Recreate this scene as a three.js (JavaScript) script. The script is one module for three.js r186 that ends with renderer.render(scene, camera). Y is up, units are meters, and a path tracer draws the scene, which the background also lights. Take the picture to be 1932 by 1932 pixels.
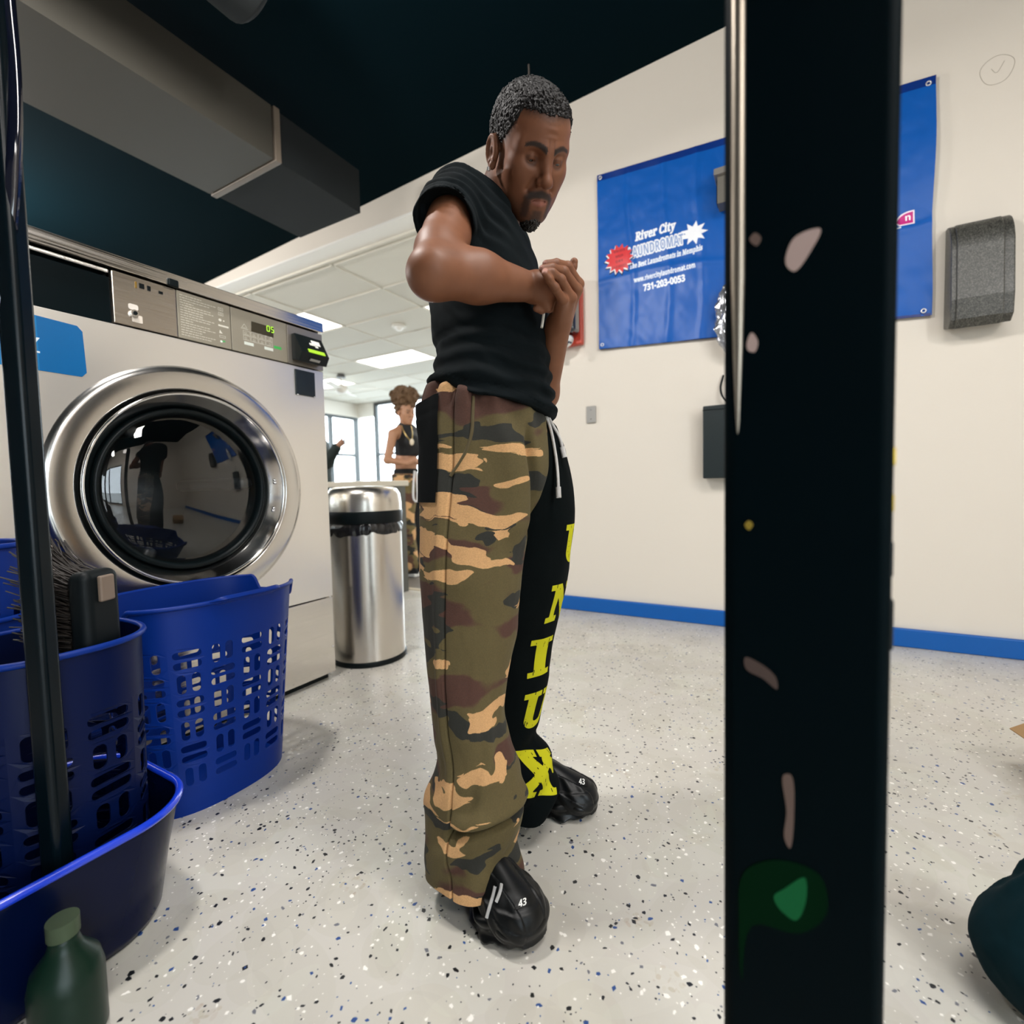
import * as THREE from 'three';
import { RoundedBoxGeometry } from 'three/addons/geometries/RoundedBoxGeometry.js';
import { mergeGeometries, mergeVertices, toCreasedNormals } from 'three/addons/utils/BufferGeometryUtils.js';
import { RectAreaLightUniformsLib } from 'three/addons/lights/RectAreaLightUniformsLib.js';

// ---------------------------------------------------------------- camera, sky, exposure
const FOCAL = 920, MID = 966, EYE = new THREE.Vector3(0, 0.87, 0);
const scene = new THREE.Scene();
const camera = new THREE.PerspectiveCamera(2 * Math.atan(MID / FOCAL) * 180 / Math.PI, 1, 0.05, 60);
camera.position.copy(EYE);
camera.rotation.order = 'YXZ';
camera.rotation.set(-3.05 * Math.PI / 180, 29.5 * Math.PI / 180, -1.3 * Math.PI / 180);
camera.focus = 1.16;
camera.userData.fStop = 2.6;
scene.background = new THREE.Color(0.80, 0.92, 1.0);
scene.backgroundIntensity = 6;
const renderer = new THREE.WebGLRenderer({ antialias: true });
renderer.toneMapping = THREE.LinearToneMapping;
renderer.toneMappingExposure = 1.42;
renderer.shadowMap.enabled = true;
RectAreaLightUniformsLib.init();
const GLOBE_LAMP = [7.5, 4.5, 15.0], STRIP_LAMP = 27, FAR_LAMP = 7;

// ---------------------------------------------------------------- helpers
const V = (x, y, z) => new THREE.Vector3(x, y, z);
const clamp = THREE.MathUtils.clamp, lerp = THREE.MathUtils.lerp, sstep = (a, b, x) => { const t = clamp((x - a) / (b - a), 0, 1); return t * t * (3 - 2 * t); };
const CAMQ = new THREE.Quaternion().setFromEuler(camera.rotation);
const ray = (px, py) => V((px - MID) / FOCAL, -(py - MID) / FOCAL, -1).applyQuaternion(CAMQ);
const at = (px, py, depth) => ray(px, py).multiplyScalar(depth).add(EYE);          // point seen at a pixel, at a depth
const onPlane = (px, py, axis, v) => { const r = ray(px, py); return r.clone().multiplyScalar((v - EYE[axis]) / r[axis]).add(EYE); };
function rng(seed) { let s = seed >>> 0; return () => { s = (s + 0x6D2B79F5) >>> 0; let t = s; t = Math.imul(t ^ (t >>> 15), t | 1); t ^= t + Math.imul(t ^ (t >>> 7), t | 61); return ((t ^ (t >>> 14)) >>> 0) / 4294967296; }; }
const hash3 = (x, y, z) => { let h = Math.imul(x, 374761393) ^ Math.imul(y, 668265263) ^ Math.imul(z, 2147483647 - 1274126177); h = Math.imul(h ^ (h >>> 13), 1274126177); return ((h ^ (h >>> 16)) >>> 0) / 4294967296; };
function vnoise(x, y, z) {
  const xi = Math.floor(x), yi = Math.floor(y), zi = Math.floor(z); let u = x - xi, v = y - yi, w = z - zi;
  u = u * u * (3 - 2 * u); v = v * v * (3 - 2 * v); w = w * w * (3 - 2 * w);
  const h = (a, b, c) => hash3(xi + a, yi + b, zi + c);
  return lerp(lerp(lerp(h(0, 0, 0), h(1, 0, 0), u), lerp(h(0, 1, 0), h(1, 1, 0), u), v), lerp(lerp(h(0, 0, 1), h(1, 0, 1), u), lerp(h(0, 1, 1), h(1, 1, 1), u), v), w) * 2 - 1;
}
const fbm = (x, y, z, n = 4) => { let s = 0, a = 0.5; for (let i = 0; i < n; i++) { s += a * vnoise(x, y, z); x = x * 2.03 + 7.1; y = y * 2.03 + 3.7; z = z * 2.03 + 5.3; a *= 0.5; } return s; };
const used = new Map();
const numbered = (n) => { const k = used.get(n) || 0; used.set(n, k + 1); return k ? n + '_' + String(k).padStart(3, '0') : n; };
function tag(o, label, category, group) { o.userData.label = label; o.userData.category = category; if (group) o.userData.group = group; return o; }
function thing(name, label, category, pos = V(0, 0, 0), turn = 0, group) {
  const g = new THREE.Group(); g.name = numbered(name); g.position.copy(pos); g.rotation.y = turn; scene.add(g); return tag(g, label, category, group);
}
function part(name, geo, mat, parent, pos, label) {
  if (Array.isArray(geo)) geo = geo.length > 1 ? merge(geo) : geo[0];
  const m = new THREE.Mesh(geo, mat); m.name = numbered(name); m.castShadow = m.receiveShadow = true;
  if (pos) m.position.copy(pos); if (label) m.userData.label = label; (parent || scene).add(m); return m;
}
function struct(name, geo, mat, parent, pos) { const m = part(name, geo, mat, parent, pos); if (!parent) m.userData.kind = 'structure'; return m; }
function merge(list) {
  list = list.map((g) => { g = g.index ? g.toNonIndexed() : g; const c = new THREE.BufferGeometry(); for (const k of ['position', 'normal', 'uv']) if (g.attributes[k]) c.setAttribute(k, g.attributes[k]);
    if (!c.attributes.uv) c.setAttribute('uv', new THREE.Float32BufferAttribute(new Float32Array(c.attributes.position.count * 2), 2)); return c; });
  return mergeGeometries(list);
}
const box = (w, h, d, x = 0, y = 0, z = 0) => new THREE.BoxGeometry(w, h, d).translate(x, y, z);
const rbox = (w, h, d, r, x = 0, y = 0, z = 0, s = 2) => new RoundedBoxGeometry(w, h, d, s, r).translate(x, y, z);
const cyl = (r, h, x = 0, y = 0, z = 0, n = 24, r2 = r) => new THREE.CylinderGeometry(r2, r, h, n).translate(x, y, z);
const tube = (pts, r, n = 24, m = 8, closed = false) => new THREE.TubeGeometry(new THREE.CatmullRomCurve3(pts, closed), n, r, m, closed);
const span = (x0, x1, y0, y1, z0, z1) => box(x1 - x0, y1 - y0, z1 - z0, (x0 + x1) / 2, (y0 + y1) / 2, (z0 + z1) / 2);
function boxUV(g, s = 1) {   // uv in metres by the main direction of each face
  g = g.index ? g.toNonIndexed() : g; const p = g.attributes.position, n = g.attributes.normal, uv = new Float32Array(p.count * 2);
  for (let i = 0; i < p.count; i++) { const ax = Math.abs(n.getX(i)), ay = Math.abs(n.getY(i)), az = Math.abs(n.getZ(i)); const x = p.getX(i), y = p.getY(i), z = p.getZ(i);
    uv[2 * i] = (ax > ay && ax > az ? z : x) * s; uv[2 * i + 1] = (ay >= ax && ay >= az ? z : y) * s; }
  g.setAttribute('uv', new THREE.BufferAttribute(uv, 2)); return g;
}
// shape given as outline points, extruded along z with an optional bevel
function prism(pts, depth, bevel = 0, holes = []) {
  const s = new THREE.Shape(pts.map(([x, y]) => new THREE.Vector2(x, y))); for (const h of holes) s.holes.push(new THREE.Path(h.map(([x, y]) => new THREE.Vector2(x, y))));
  return new THREE.ExtrudeGeometry(s, { depth, bevelEnabled: bevel > 0, bevelThickness: bevel, bevelSize: bevel, bevelOffset: -bevel, bevelSegments: 2, steps: 1 });
}
// ---------------------------------------------------------------- textures
function pixels(w, h, f, srgb = false) {
  const d = new Uint8Array(w * h * 4), c = [0, 0, 0]; for (let y = 0; y < h; y++) for (let x = 0; x < w; x++) { f(x, y, c); const o = (y * w + x) * 4; d[o] = c[0]; d[o + 1] = c[1]; d[o + 2] = c[2]; d[o + 3] = 255; }
  return tex(new THREE.DataTexture(d, w, h), srgb);
}
function tex(t, srgb) { t.wrapS = t.wrapT = THREE.RepeatWrapping; t.magFilter = THREE.LinearFilter; if (srgb) t.colorSpace = THREE.SRGBColorSpace; t.needsUpdate = true; return t; }
function canvas(w, h, draw) { const c = document.createElement('canvas'); c.width = w; c.height = h; draw(c.getContext('2d')); const t = tex(new THREE.CanvasTexture(c), true); t.wrapS = t.wrapT = THREE.ClampToEdgeWrapping; return t; }
const rep = (t, u, v = u) => { const c = t.clone(); c.repeat.set(u, v); c.needsUpdate = true; return c; };
const M = (color, roughness = 0.6, more = {}) => new THREE.MeshStandardMaterial({ color, roughness, ...more });
const MP = (color, roughness = 0.6, more = {}) => new THREE.MeshPhysicalMaterial({ color, roughness, ...more });
const lin = (r, g, b) => new THREE.Color().setRGB(r, g, b);

const grainTex = pixels(256, 256, (x, y, c) => { c[0] = c[1] = c[2] = 128 + 90 * fbm(x / 6, y / 6, 1, 3); });
const brushTex = pixels(256, 512, (x, y, c) => { const v = 128 + 60 * vnoise(x / 90, y / 1.1, 3) + 50 * vnoise(x / 40, y / 2.3, 9); c[0] = c[1] = c[2] = clamp(v, 0, 255); });
const wovenTex = pixels(128, 128, (x, y, c) => { const v = 128 + 50 * Math.sin(x * Math.PI / 4) * Math.sin(y * Math.PI / 4) + 40 * vnoise(x / 3, y / 3, 2); c[0] = c[1] = c[2] = clamp(v, 0, 255); });
// epoxy floor with scattered vinyl flakes, 2.4 m to a tile
const flakeTex = (() => {
  const N = 2048, c = document.createElement('canvas'); c.width = c.height = N; const g = c.getContext('2d'), r = rng(11), px = N / 2.4;
  g.fillStyle = '#c6c2ba'; g.fillRect(0, 0, N, N);
  for (let i = 0; i < 900; i++) { g.fillStyle = r() < 0.5 ? 'rgba(120,118,112,.05)' : 'rgba(235,232,224,.06)'; g.beginPath(); g.ellipse(r() * N, r() * N, 20 + r() * 90, 10 + r() * 60, r() * 6, 0, 7); g.fill(); }
  for (let i = 0; i < 60; i++) { const x = r() * N, y = r() * N; for (let k = 0; k < 14; k++) { g.fillStyle = `rgba(${120 + r() * 30 | 0},${96 + r() * 20 | 0},${58 + r() * 20 | 0},${0.05 + 0.12 * r()})`; g.beginPath(); g.ellipse(x + (r() - 0.5) * 46, y + (r() - 0.5) * 34, 1 + r() * 7, 1 + r() * 4, r() * 6, 0, 7); g.fill(); } }
  const kinds = [['#16191c', 0.36], ['#f4f1ea', 0.40], ['#2b4a86', 0.13], ['#6e7078', 0.11]];
  const count = 15000;
  for (let i = 0; i < count; i++) {
    let k = r(), col = kinds[0][0]; for (const [cc, w] of kinds) { col = cc; k -= w; if (k < 0) break; }
    const x = r() * N, y = r() * N, big = Math.pow(r(), 3.2), s = (0.0012 + 0.0048 * big) * px, a = r() * 6.3, n = 4 + (r() * 3 | 0), st = 0.45 + 0.5 * r(); g.fillStyle = col;
    const pts = []; for (let j = 0; j < n; j++) { const t = j / n * 6.283 + r() * 0.6, q = s * (0.75 + 0.5 * r()); pts.push([Math.cos(t) * q, Math.sin(t) * q * st]); }
    for (const [ox, oy] of [[0, 0], [x < 12 ? N : x > N - 12 ? -N : 0, y < 12 ? N : y > N - 12 ? -N : 0]]) {
      g.beginPath(); pts.forEach(([u, v], j) => { const X = x + ox + u * Math.cos(a) - v * Math.sin(a), Y = y + oy + u * Math.sin(a) + v * Math.cos(a); j ? g.lineTo(X, Y) : g.moveTo(X, Y); }); g.fill();
    }
  }
  return tex(new THREE.CanvasTexture(c), true);
})();

// ---------------------------------------------------------------- materials
const wallMat = M(lin(0.72, 0.665, 0.585), 0.62, { bumpMap: rep(grainTex, 1), bumpScale: 0.0006 });
const trimWhite = M(lin(0.78, 0.76, 0.70), 0.6);
const blackPaint = MP(lin(0.0004, 0.006, 0.009), 1, { specularIntensity: 0.1 });
const bluePaint = MP(lin(0.003, 0.10, 0.40), 0.32, { specularIntensity: 0.7 });
const floorMat = MP(0xffffff, 0.34, { map: rep(flakeTex, 1 / 2.4), clearcoat: 0.25, clearcoatRoughness: 0.3, bumpMap: rep(grainTex, 2.1), bumpScale: 0.0004 });
const steel = MP(lin(0.72, 0.69, 0.65), 0.30, { metalness: 1, roughnessMap: brushTex, bumpMap: rep(brushTex, 2), bumpScale: 0.00012 });
const chrome = MP(lin(0.74, 0.73, 0.72), 0.10, { metalness: 1 });
const softChrome = MP(lin(0.66, 0.64, 0.61), 0.2, { metalness: 1 });
const blackPlastic = MP(lin(0.0015, 0.0045, 0.0055), 0.4, { specularIntensity: 0.4 });
const blackGloss = MP(lin(0.001, 0.0045, 0.006), 0.3, { specularIntensity: 0.2 });
const glow = (r, g, b, i) => new THREE.MeshStandardMaterial({ color: 0x000000, emissive: lin(r, g, b), emissiveIntensity: i });
// ---------------------------------------------------------------- the room
const WZ = -3.14, X0 = -9.75, X1 = 3.4, Z1 = 3.6, ZF = -9.2, JAMB = -1.87, CEIL = 3.06;
struct('floor', boxUV(span(X0 - 0.2, X1 + 0.2, -0.12, 0, -3.2, Z1 + 0.2)), floorMat);
struct('floor_far', boxUV(span(X0 - 0.2, X1 + 0.2, -0.12, 0, ZF - 0.2, -3.2)), M(lin(0.19, 0.165, 0.14), 0.4, { bumpMap: rep(grainTex, 2), bumpScale: 0.0005 }));
struct('trim_1', boxUV(span(-4.6, JAMB, 0, 0.006, -3.23, -3.17)), M(lin(0.55, 0.48, 0.36), 0.4));
const floorSeam = M(lin(0.20, 0.17, 0.14), 0.7);
// sloped black roof deck over the near room
const deck = span(X0 - 0.2, X1 + 0.2, 0, 0.15, WZ - 0.22, Z1 + 0.2); deck.rotateZ(0.05).translate(0, 3.445, 0);
struct('ceiling', deck, blackPaint);
struct('wall_back', boxUV(span(JAMB, X1 + 0.2, 0, 3.8, WZ - 0.21, WZ)), wallMat);
struct('wall_back_header', boxUV(span(X0 - 0.2, JAMB, 3.085, 3.8, WZ - 0.205, WZ)), wallMat);
struct('trim_2', boxUV(span(X0, JAMB, 3.07, 3.0849, WZ - 0.205, WZ)), M(lin(0.83, 0.82, 0.78), 0.6));
struct('baseboard_back', boxUV(rbox(X1 - JAMB, 0.096, 0.024, 0.008, (X1 + JAMB) / 2, 0.048, WZ + 0.012)), bluePaint);
const dimWall = M(lin(0.10, 0.10, 0.105), 0.7);
struct('wall_left', boxUV(span(X0 - 0.2, X0, 0, 3.2, -3.3, Z1)), dimWall);
struct('wall_front', boxUV(span(X0 - 0.2, X1 + 0.2, 0, 3.8, Z1, Z1 + 0.2)), dimWall);
// right end: storefront window on the street
struct('wall_right', [span(X1, X1 + 0.2, 0, 0.08, -3.2, Z1), span(X1, X1 + 0.2, 2.45, 3.8, -3.2, Z1), span(X1, X1 + 0.2, 0.08, 2.45, -3.2, 0.2), span(X1, X1 + 0.2, 0.08, 2.45, 3.3, Z1)].map((g) => boxUV(g)), wallMat);
const alu = M(lin(0.055, 0.06, 0.06), 0.4, { metalness: 0.6 });
const paneMat = MP(0xffffff, 0.02, { transmission: 1, thickness: 0, ior: 1.45 });
function windowWall(name, along, lo, hi, y0, y1, cuts, rails, place) {   // frame of mullions with a pane in each bay
  const g = new THREE.Group(); g.name = name; g.userData.kind = 'structure'; scene.add(g);
  const bar = (a0, a1, b0, b1, n) => part(n, along === 'x' ? span(a0, a1, b0, b1, place - 0.05, place + 0.05) : span(place - 0.05, place + 0.05, b0, b1, a0, a1), alu, g);
  for (const c of cuts) bar(c - 0.035, c + 0.035, y0, y1, 'mullion');
  for (const r of [y0 + 0.03, ...rails, y1 - 0.03]) for (let i = 0; i + 1 < cuts.length; i++) bar(cuts[i] + 0.035, cuts[i + 1] - 0.035, r - 0.03, r + 0.03, 'rail');
  const ys = [y0, ...rails, y1];
  for (let i = 0; i + 1 < cuts.length; i++) for (let j = 0; j + 1 < ys.length; j++) {
    const a0 = cuts[i] + 0.035, a1 = cuts[i + 1] - 0.035, b0 = ys[j] + 0.03, b1 = ys[j + 1] - 0.03;
    part('pane', along === 'x' ? span(a0, a1, b0, b1, place - 0.004, place + 0.004) : span(place - 0.004, place + 0.004, b0, b1, a0, a1), paneMat, g);
  }
}
windowWall('window_1', 'z', 0.2, 3.3, 0.08, 2.45, [0.23, 1.25, 2.26, 3.27], [], X1 + 0.1);
// far room: dropped ceiling, storefront on two sides
windowWall('window_2', 'x', X0, JAMB, 0.1, CEIL - 0.02, [-9.1, -8.2, -6.9, -5.6, -4.3, -3.0], [1.75], ZF);
windowWall('window_3', 'z', ZF, -3.3, 0.1, 2.72, [-9.12, -8.3, -6.9, -5.5, -4.1], [1.75], X0);
struct('wall_far', [span(X0 - 0.2, X0 + 0.02, 0, CEIL, ZF - 0.1, ZF + 0.08), span(X0, -9.12, 2.72, CEIL, ZF - 0.08, ZF + 0.05), span(X0, -2.97, 0, 0.1, ZF - 0.08, ZF + 0.05), span(-2.97, X1, 0, CEIL, ZF - 0.08, ZF + 0.05), span(X0 + 0.02, -9.12, 0, 0.1, ZF - 0.08, ZF + 0.05)].map((g) => boxUV(g)), trimWhite);
struct('wall_far_left', [span(X0 - 0.08, X0 + 0.05, 2.72, CEIL, ZF, -3.2), span(X0 - 0.08, X0 + 0.05, 0, 0.1, ZF, -3.2), span(X0 - 0.08, X0 + 0.05, 0.1, 2.72, -4.06, -3.2)].map((g) => boxUV(g)), trimWhite);
struct('wall_far_right', boxUV(span(-1.87, -1.67, 0, 3.3, ZF, WZ - 0.21)), wallMat);
// the two surfaces that the panes look out on
struct('ground', boxUV(span(-40, 40, -0.3, -0.15, -40, 40)), M(lin(0.45, 0.45, 0.44), 0.9));
{ // dropped ceiling: every tile a part, T-bars one part
  const top = new THREE.Group(); top.name = 'ceiling_far'; top.userData.kind = 'structure'; scene.add(top);
  const gx = [], gz = []; for (let i = 0; i < 8; i++) gx.push(-1.28 - 1.3 * i); for (let i = 0; i < 11; i++) gz.push(-3.42 - 0.66 * i);
  gx[0] = -1.67; gx[7] = X0; gz.unshift(WZ - 0.205); gz[10] = ZF; gz.length = 11;
  const tb = []; for (const x of gx) tb.push(span(x - 0.012, x + 0.012, CEIL - 0.006, CEIL + 0.02, ZF, WZ - 0.21)); for (const z of gz) tb.push(span(X0, -1.67, CEIL - 0.006, CEIL + 0.02, z - 0.012, z + 0.012));
  part('ceiling_grid', tb, M(lin(0.66, 0.63, 0.55), 0.6), top);
  const r = rng(5), mats = [0, 1, 2, 3].map((i) => M(lin(0.60 + 0.03 * i, 0.585 + 0.028 * i, 0.52 + 0.025 * i), 0.9, { bumpMap: rep(grainTex, 6), bumpScale: 0.002 }));
  const lit = new Set(['3,2', '3,5', '5,6', '1,3', '1,6', '5,3']); const geos = new Map();
  for (let i = 0; i + 1 < gx.length; i++) for (let j = 0; j + 1 < gz.length; j++) {
    const w = gx[i] - gx[i + 1] - 0.02, d = gz[j] - gz[j + 1] - 0.02, cx = (gx[i] + gx[i + 1]) / 2, cz = (gz[j] + gz[j + 1]) / 2; if (w < 0.05 || d < 0.05) continue;
    const key = w.toFixed(3) + d.toFixed(3); if (!geos.has(key)) geos.set(key, boxUV(box(w, 0.018, d)));
    if (lit.has(i + ',' + j)) {
      const l = thing('ceiling_light', 'recessed fluorescent ceiling panel ' + ({ '3,2': 'nearest to the washer, showing left of the man\'s back', '3,5': 'above the woman\'s curly hair, partly behind the man', '5,6': 'furthest back, behind the ceiling fan' }[i + ',' + j] || { '1,3': 'hidden behind the man\'s torso', '1,6': 'in the far corner hidden behind the man\'s trousers', '5,3': 'hidden behind the top of the washer' }[i + ',' + j]), 'ceiling light', V(cx, CEIL, cz), 0, 'fluorescent panels in the dropped ceiling');
      part('frame', [box(w, 0.02, 0.02, 0, 0.012, d / 2 - 0.01), box(w, 0.02, 0.02, 0, 0.012, 0.01 - d / 2), box(0.02, 0.02, d - 0.04, w / 2 - 0.01, 0.012, 0), box(0.02, 0.02, d - 0.04, 0.01 - w / 2, 0.012, 0)], trimWhite, l);
      part('diffuser', box(w - 0.04, 0.012, d - 0.04, 0, 0.012, 0), glow(1, 0.98, 0.94, 3.2), l);
      const ra = new THREE.RectAreaLight(lin(1, 0.96, 0.88), FAR_LAMP, w - 0.06, d - 0.06); ra.position.set(cx, CEIL - 0.012, cz); ra.rotation.x = -Math.PI / 2; ra.name = numbered('panel_light'); scene.add(ra);
    } else part('ceiling_tile', geos.get(key), mats[(r() * 4) | 0], top, V(cx, CEIL + 0.011 + 0.004 * r(), cz));
  }
}
// lamps of the near room under the black deck, above the frame: opal globes on rods and strip lights; last globe added to brighten the header
[[-1.5, -0.5, 2.85, 'above the blue baskets'], [2.2, -0.1, 2.85, 'nearest the window wall'], [-5.3, -0.9, 2.7, 'added to brighten the left header']].forEach(([x, z, y, where], i) => {
  const l = thing('globe_lamp', 'white globe lamp hung on a rod under the black ceiling ' + where, 'ceiling light', V(x, y, z), 0, 'globe lamps under the black ceiling');
  part('globe', new THREE.SphereGeometry(0.12, 32, 20), glow(1, 0.96, 0.9, 4), l);
  part('rod', cyl(0.008, 0.5, 0, 0.38, 0, 8), alu, l); part('canopy', cyl(0.045, 0.03, 0, 0.125, 0, 20), alu, l);
  const pl = new THREE.PointLight(lin(1, 0.962, 0.925), GLOBE_LAMP[i], 0, 2); pl.position.set(x, y, z); pl.shadow.radius = 6; pl.name = numbered('globe_light'); scene.add(pl);
});
[[0.5, -0.75, 'above the wall banner'], [1.9, 0.9, 'behind the camera']].forEach(([x, z, where]) => {
  const l = thing('strip_lamp', 'white strip light hung on rods under the black ceiling ' + where, 'ceiling light', V(x, 3.0, z), 0, 'strip lights under the black ceiling');
  part('housing', rbox(1.25, 0.06, 0.34, 0.012, 0, 0.04, 0), trimWhite, l);
  for (const s of [-0.5, 0.5]) part('rod', cyl(0.006, 0.34, s, 0.24, 0, 8), alu, l);
  part('diffuser', box(1.2, 0.014, 0.3, 0, 0.006, 0), glow(1, 0.96, 0.9, 3), l);
  const ra = new THREE.RectAreaLight(lin(1, 0.962, 0.925), STRIP_LAMP, 1.18, 0.28); ra.position.set(x, 2.994, z); ra.rotation.x = -Math.PI / 2; ra.name = numbered('strip_light'); scene.add(ra);
});
{ // ducts under the black deck
  const duct = thing('air_duct', 'dark rectangular duct running under the black ceiling above the washer', 'duct', V(-2.94, 2.8, 0));
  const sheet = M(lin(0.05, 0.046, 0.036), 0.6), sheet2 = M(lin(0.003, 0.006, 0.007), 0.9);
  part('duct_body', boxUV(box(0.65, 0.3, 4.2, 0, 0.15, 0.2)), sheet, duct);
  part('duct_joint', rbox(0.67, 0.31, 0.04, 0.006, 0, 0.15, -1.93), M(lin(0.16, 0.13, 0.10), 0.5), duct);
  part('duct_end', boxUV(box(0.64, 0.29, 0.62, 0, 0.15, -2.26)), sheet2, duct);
  const pipe = thing('round_duct', 'dark round duct with a domed end beside the rectangular one', 'duct', V(-1.98, 3.02, -1.1));
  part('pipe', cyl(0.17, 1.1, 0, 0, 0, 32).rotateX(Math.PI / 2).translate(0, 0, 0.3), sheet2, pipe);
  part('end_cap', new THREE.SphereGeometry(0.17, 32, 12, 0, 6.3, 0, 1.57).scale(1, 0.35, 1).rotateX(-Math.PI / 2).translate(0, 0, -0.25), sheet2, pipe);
  const cond = thing('conduit', 'thin grey conduit hanging above the man\'s head', 'pipe', at(995, 60, 2.9)); cond.rotation.z = 0.02;
  part('tube', cyl(0.005, 0.8, 0, 0.1, 0, 8), M(lin(0.10, 0.085, 0.075), 0.6), cond);
}
{ // smoke detector and ceiling fan in the far room
  const d = thing('smoke_detector', 'small white dome detector on a ceiling tile left of the man', 'smoke detector', V(-4.56, CEIL + 0.004, -5.09));
  part('base', cyl(0.1, 0.03, 0, -0.013, 0, 32, 0.085), trimWhite, d); part('dome', new THREE.SphereGeometry(0.06, 24, 12, 0, 6.3, 1.57, 1.57).scale(1, 0.9, 1).translate(0, -0.026, 0), M(lin(0.85, 0.85, 0.83), 0.3), d);
  const f = thing('ceiling_fan', 'white ceiling fan hanging in front of the furthest ceiling panel', 'ceiling fan', V(-7.4, CEIL, -6.6), 0.5);
  part('canopy', cyl(0.09, 0.07, 0, -0.03, 0, 24, 0.06), M(lin(0.10, 0.10, 0.10), 0.4), f); part('rod', cyl(0.014, 0.14, 0, -0.13, 0, 10), trimWhite, f);
  part('motor', new THREE.LatheGeometry([[0, -0.36], [0.06, -0.355], [0.10, -0.32], [0.12, -0.27], [0.10, -0.22], [0.03, -0.19], [0, -0.19]].map(([r, y]) => new THREE.Vector2(r, y)), 28), M(lin(0.60, 0.57, 0.52), 0.4), f);
  for (let i = 0; i < 4; i++) part('blade', rbox(0.56, 0.010, 0.13, 0.004, 0.40, 0, 0).rotateX(0.18).translate(0, -0.285, 0).rotateY(i * Math.PI / 2), trimWhite, f);
}
// ---------------------------------------------------------------- washers
const ripple = pixels(256, 256, (x, y, c) => { const r = x / 256; const v = 128 + 95 * fbm(x / 70, y / 95, 4, 2) * sstep(0.0, 0.9, r) + 20 * fbm(x / 30, y / 50, 8, 2); c[0] = c[1] = c[2] = clamp(v, 0, 255); });
const rippleMap = rep(ripple, 0.85, 0.6); rippleMap.offset.set(0.5, 0.05);
const panelSteel = MP(lin(0.88, 0.845, 0.79), 0.28, { metalness: 0.82, bumpMap: rippleMap, bumpScale: 0.006 });
const FX = -1.827, FZ = -0.96;
const W = (px, py) => { const p = onPlane(px, py, 'x', FX); return [-(p.z - FZ), p.y]; };
const lathe = (pts, n = 96) => new THREE.LatheGeometry(pts.map(([r, z]) => new THREE.Vector2(r, z)), n).rotateX(Math.PI / 2);
function roundRect(x0, y0, x1, y1, r, n = 5) { const o = []; for (const [cx, cy, a] of [[x1 - r, y0 + r, -90], [x1 - r, y1 - r, 0], [x0 + r, y1 - r, 90], [x0 + r, y0 + r, 180]]) for (let i = 0; i <= n; i++) { const t = (a + 90 * i / n) * Math.PI / 180; o.push([cx + r * Math.cos(t), cy + r * Math.sin(t)]); } return o; }
const circlePts = (cx, cy, r, n = 64) => Array.from({ length: n }, (_, i) => [cx + r * Math.cos(i / n * 6.28319), cy + r * Math.sin(i / n * 6.28319)]);
const plate = (pts, z0, z1, mat, name, parent, bevel = 0.0025, holes = []) => part(name, prism(pts, z1 - z0 - 2 * bevel, bevel, holes).translate(0, 0, z0 + bevel), mat, parent);
const fitUV = (g) => { g.computeBoundingBox(); const b = g.boundingBox, p = g.attributes.position, uv = g.attributes.uv; for (let i = 0; i < p.count; i++) uv.setXY(i, (p.getX(i) - b.min.x) / (b.max.x - b.min.x), (p.getY(i) - b.min.y) / (b.max.y - b.min.y)); return g; };
const DC = 0.885;
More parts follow.
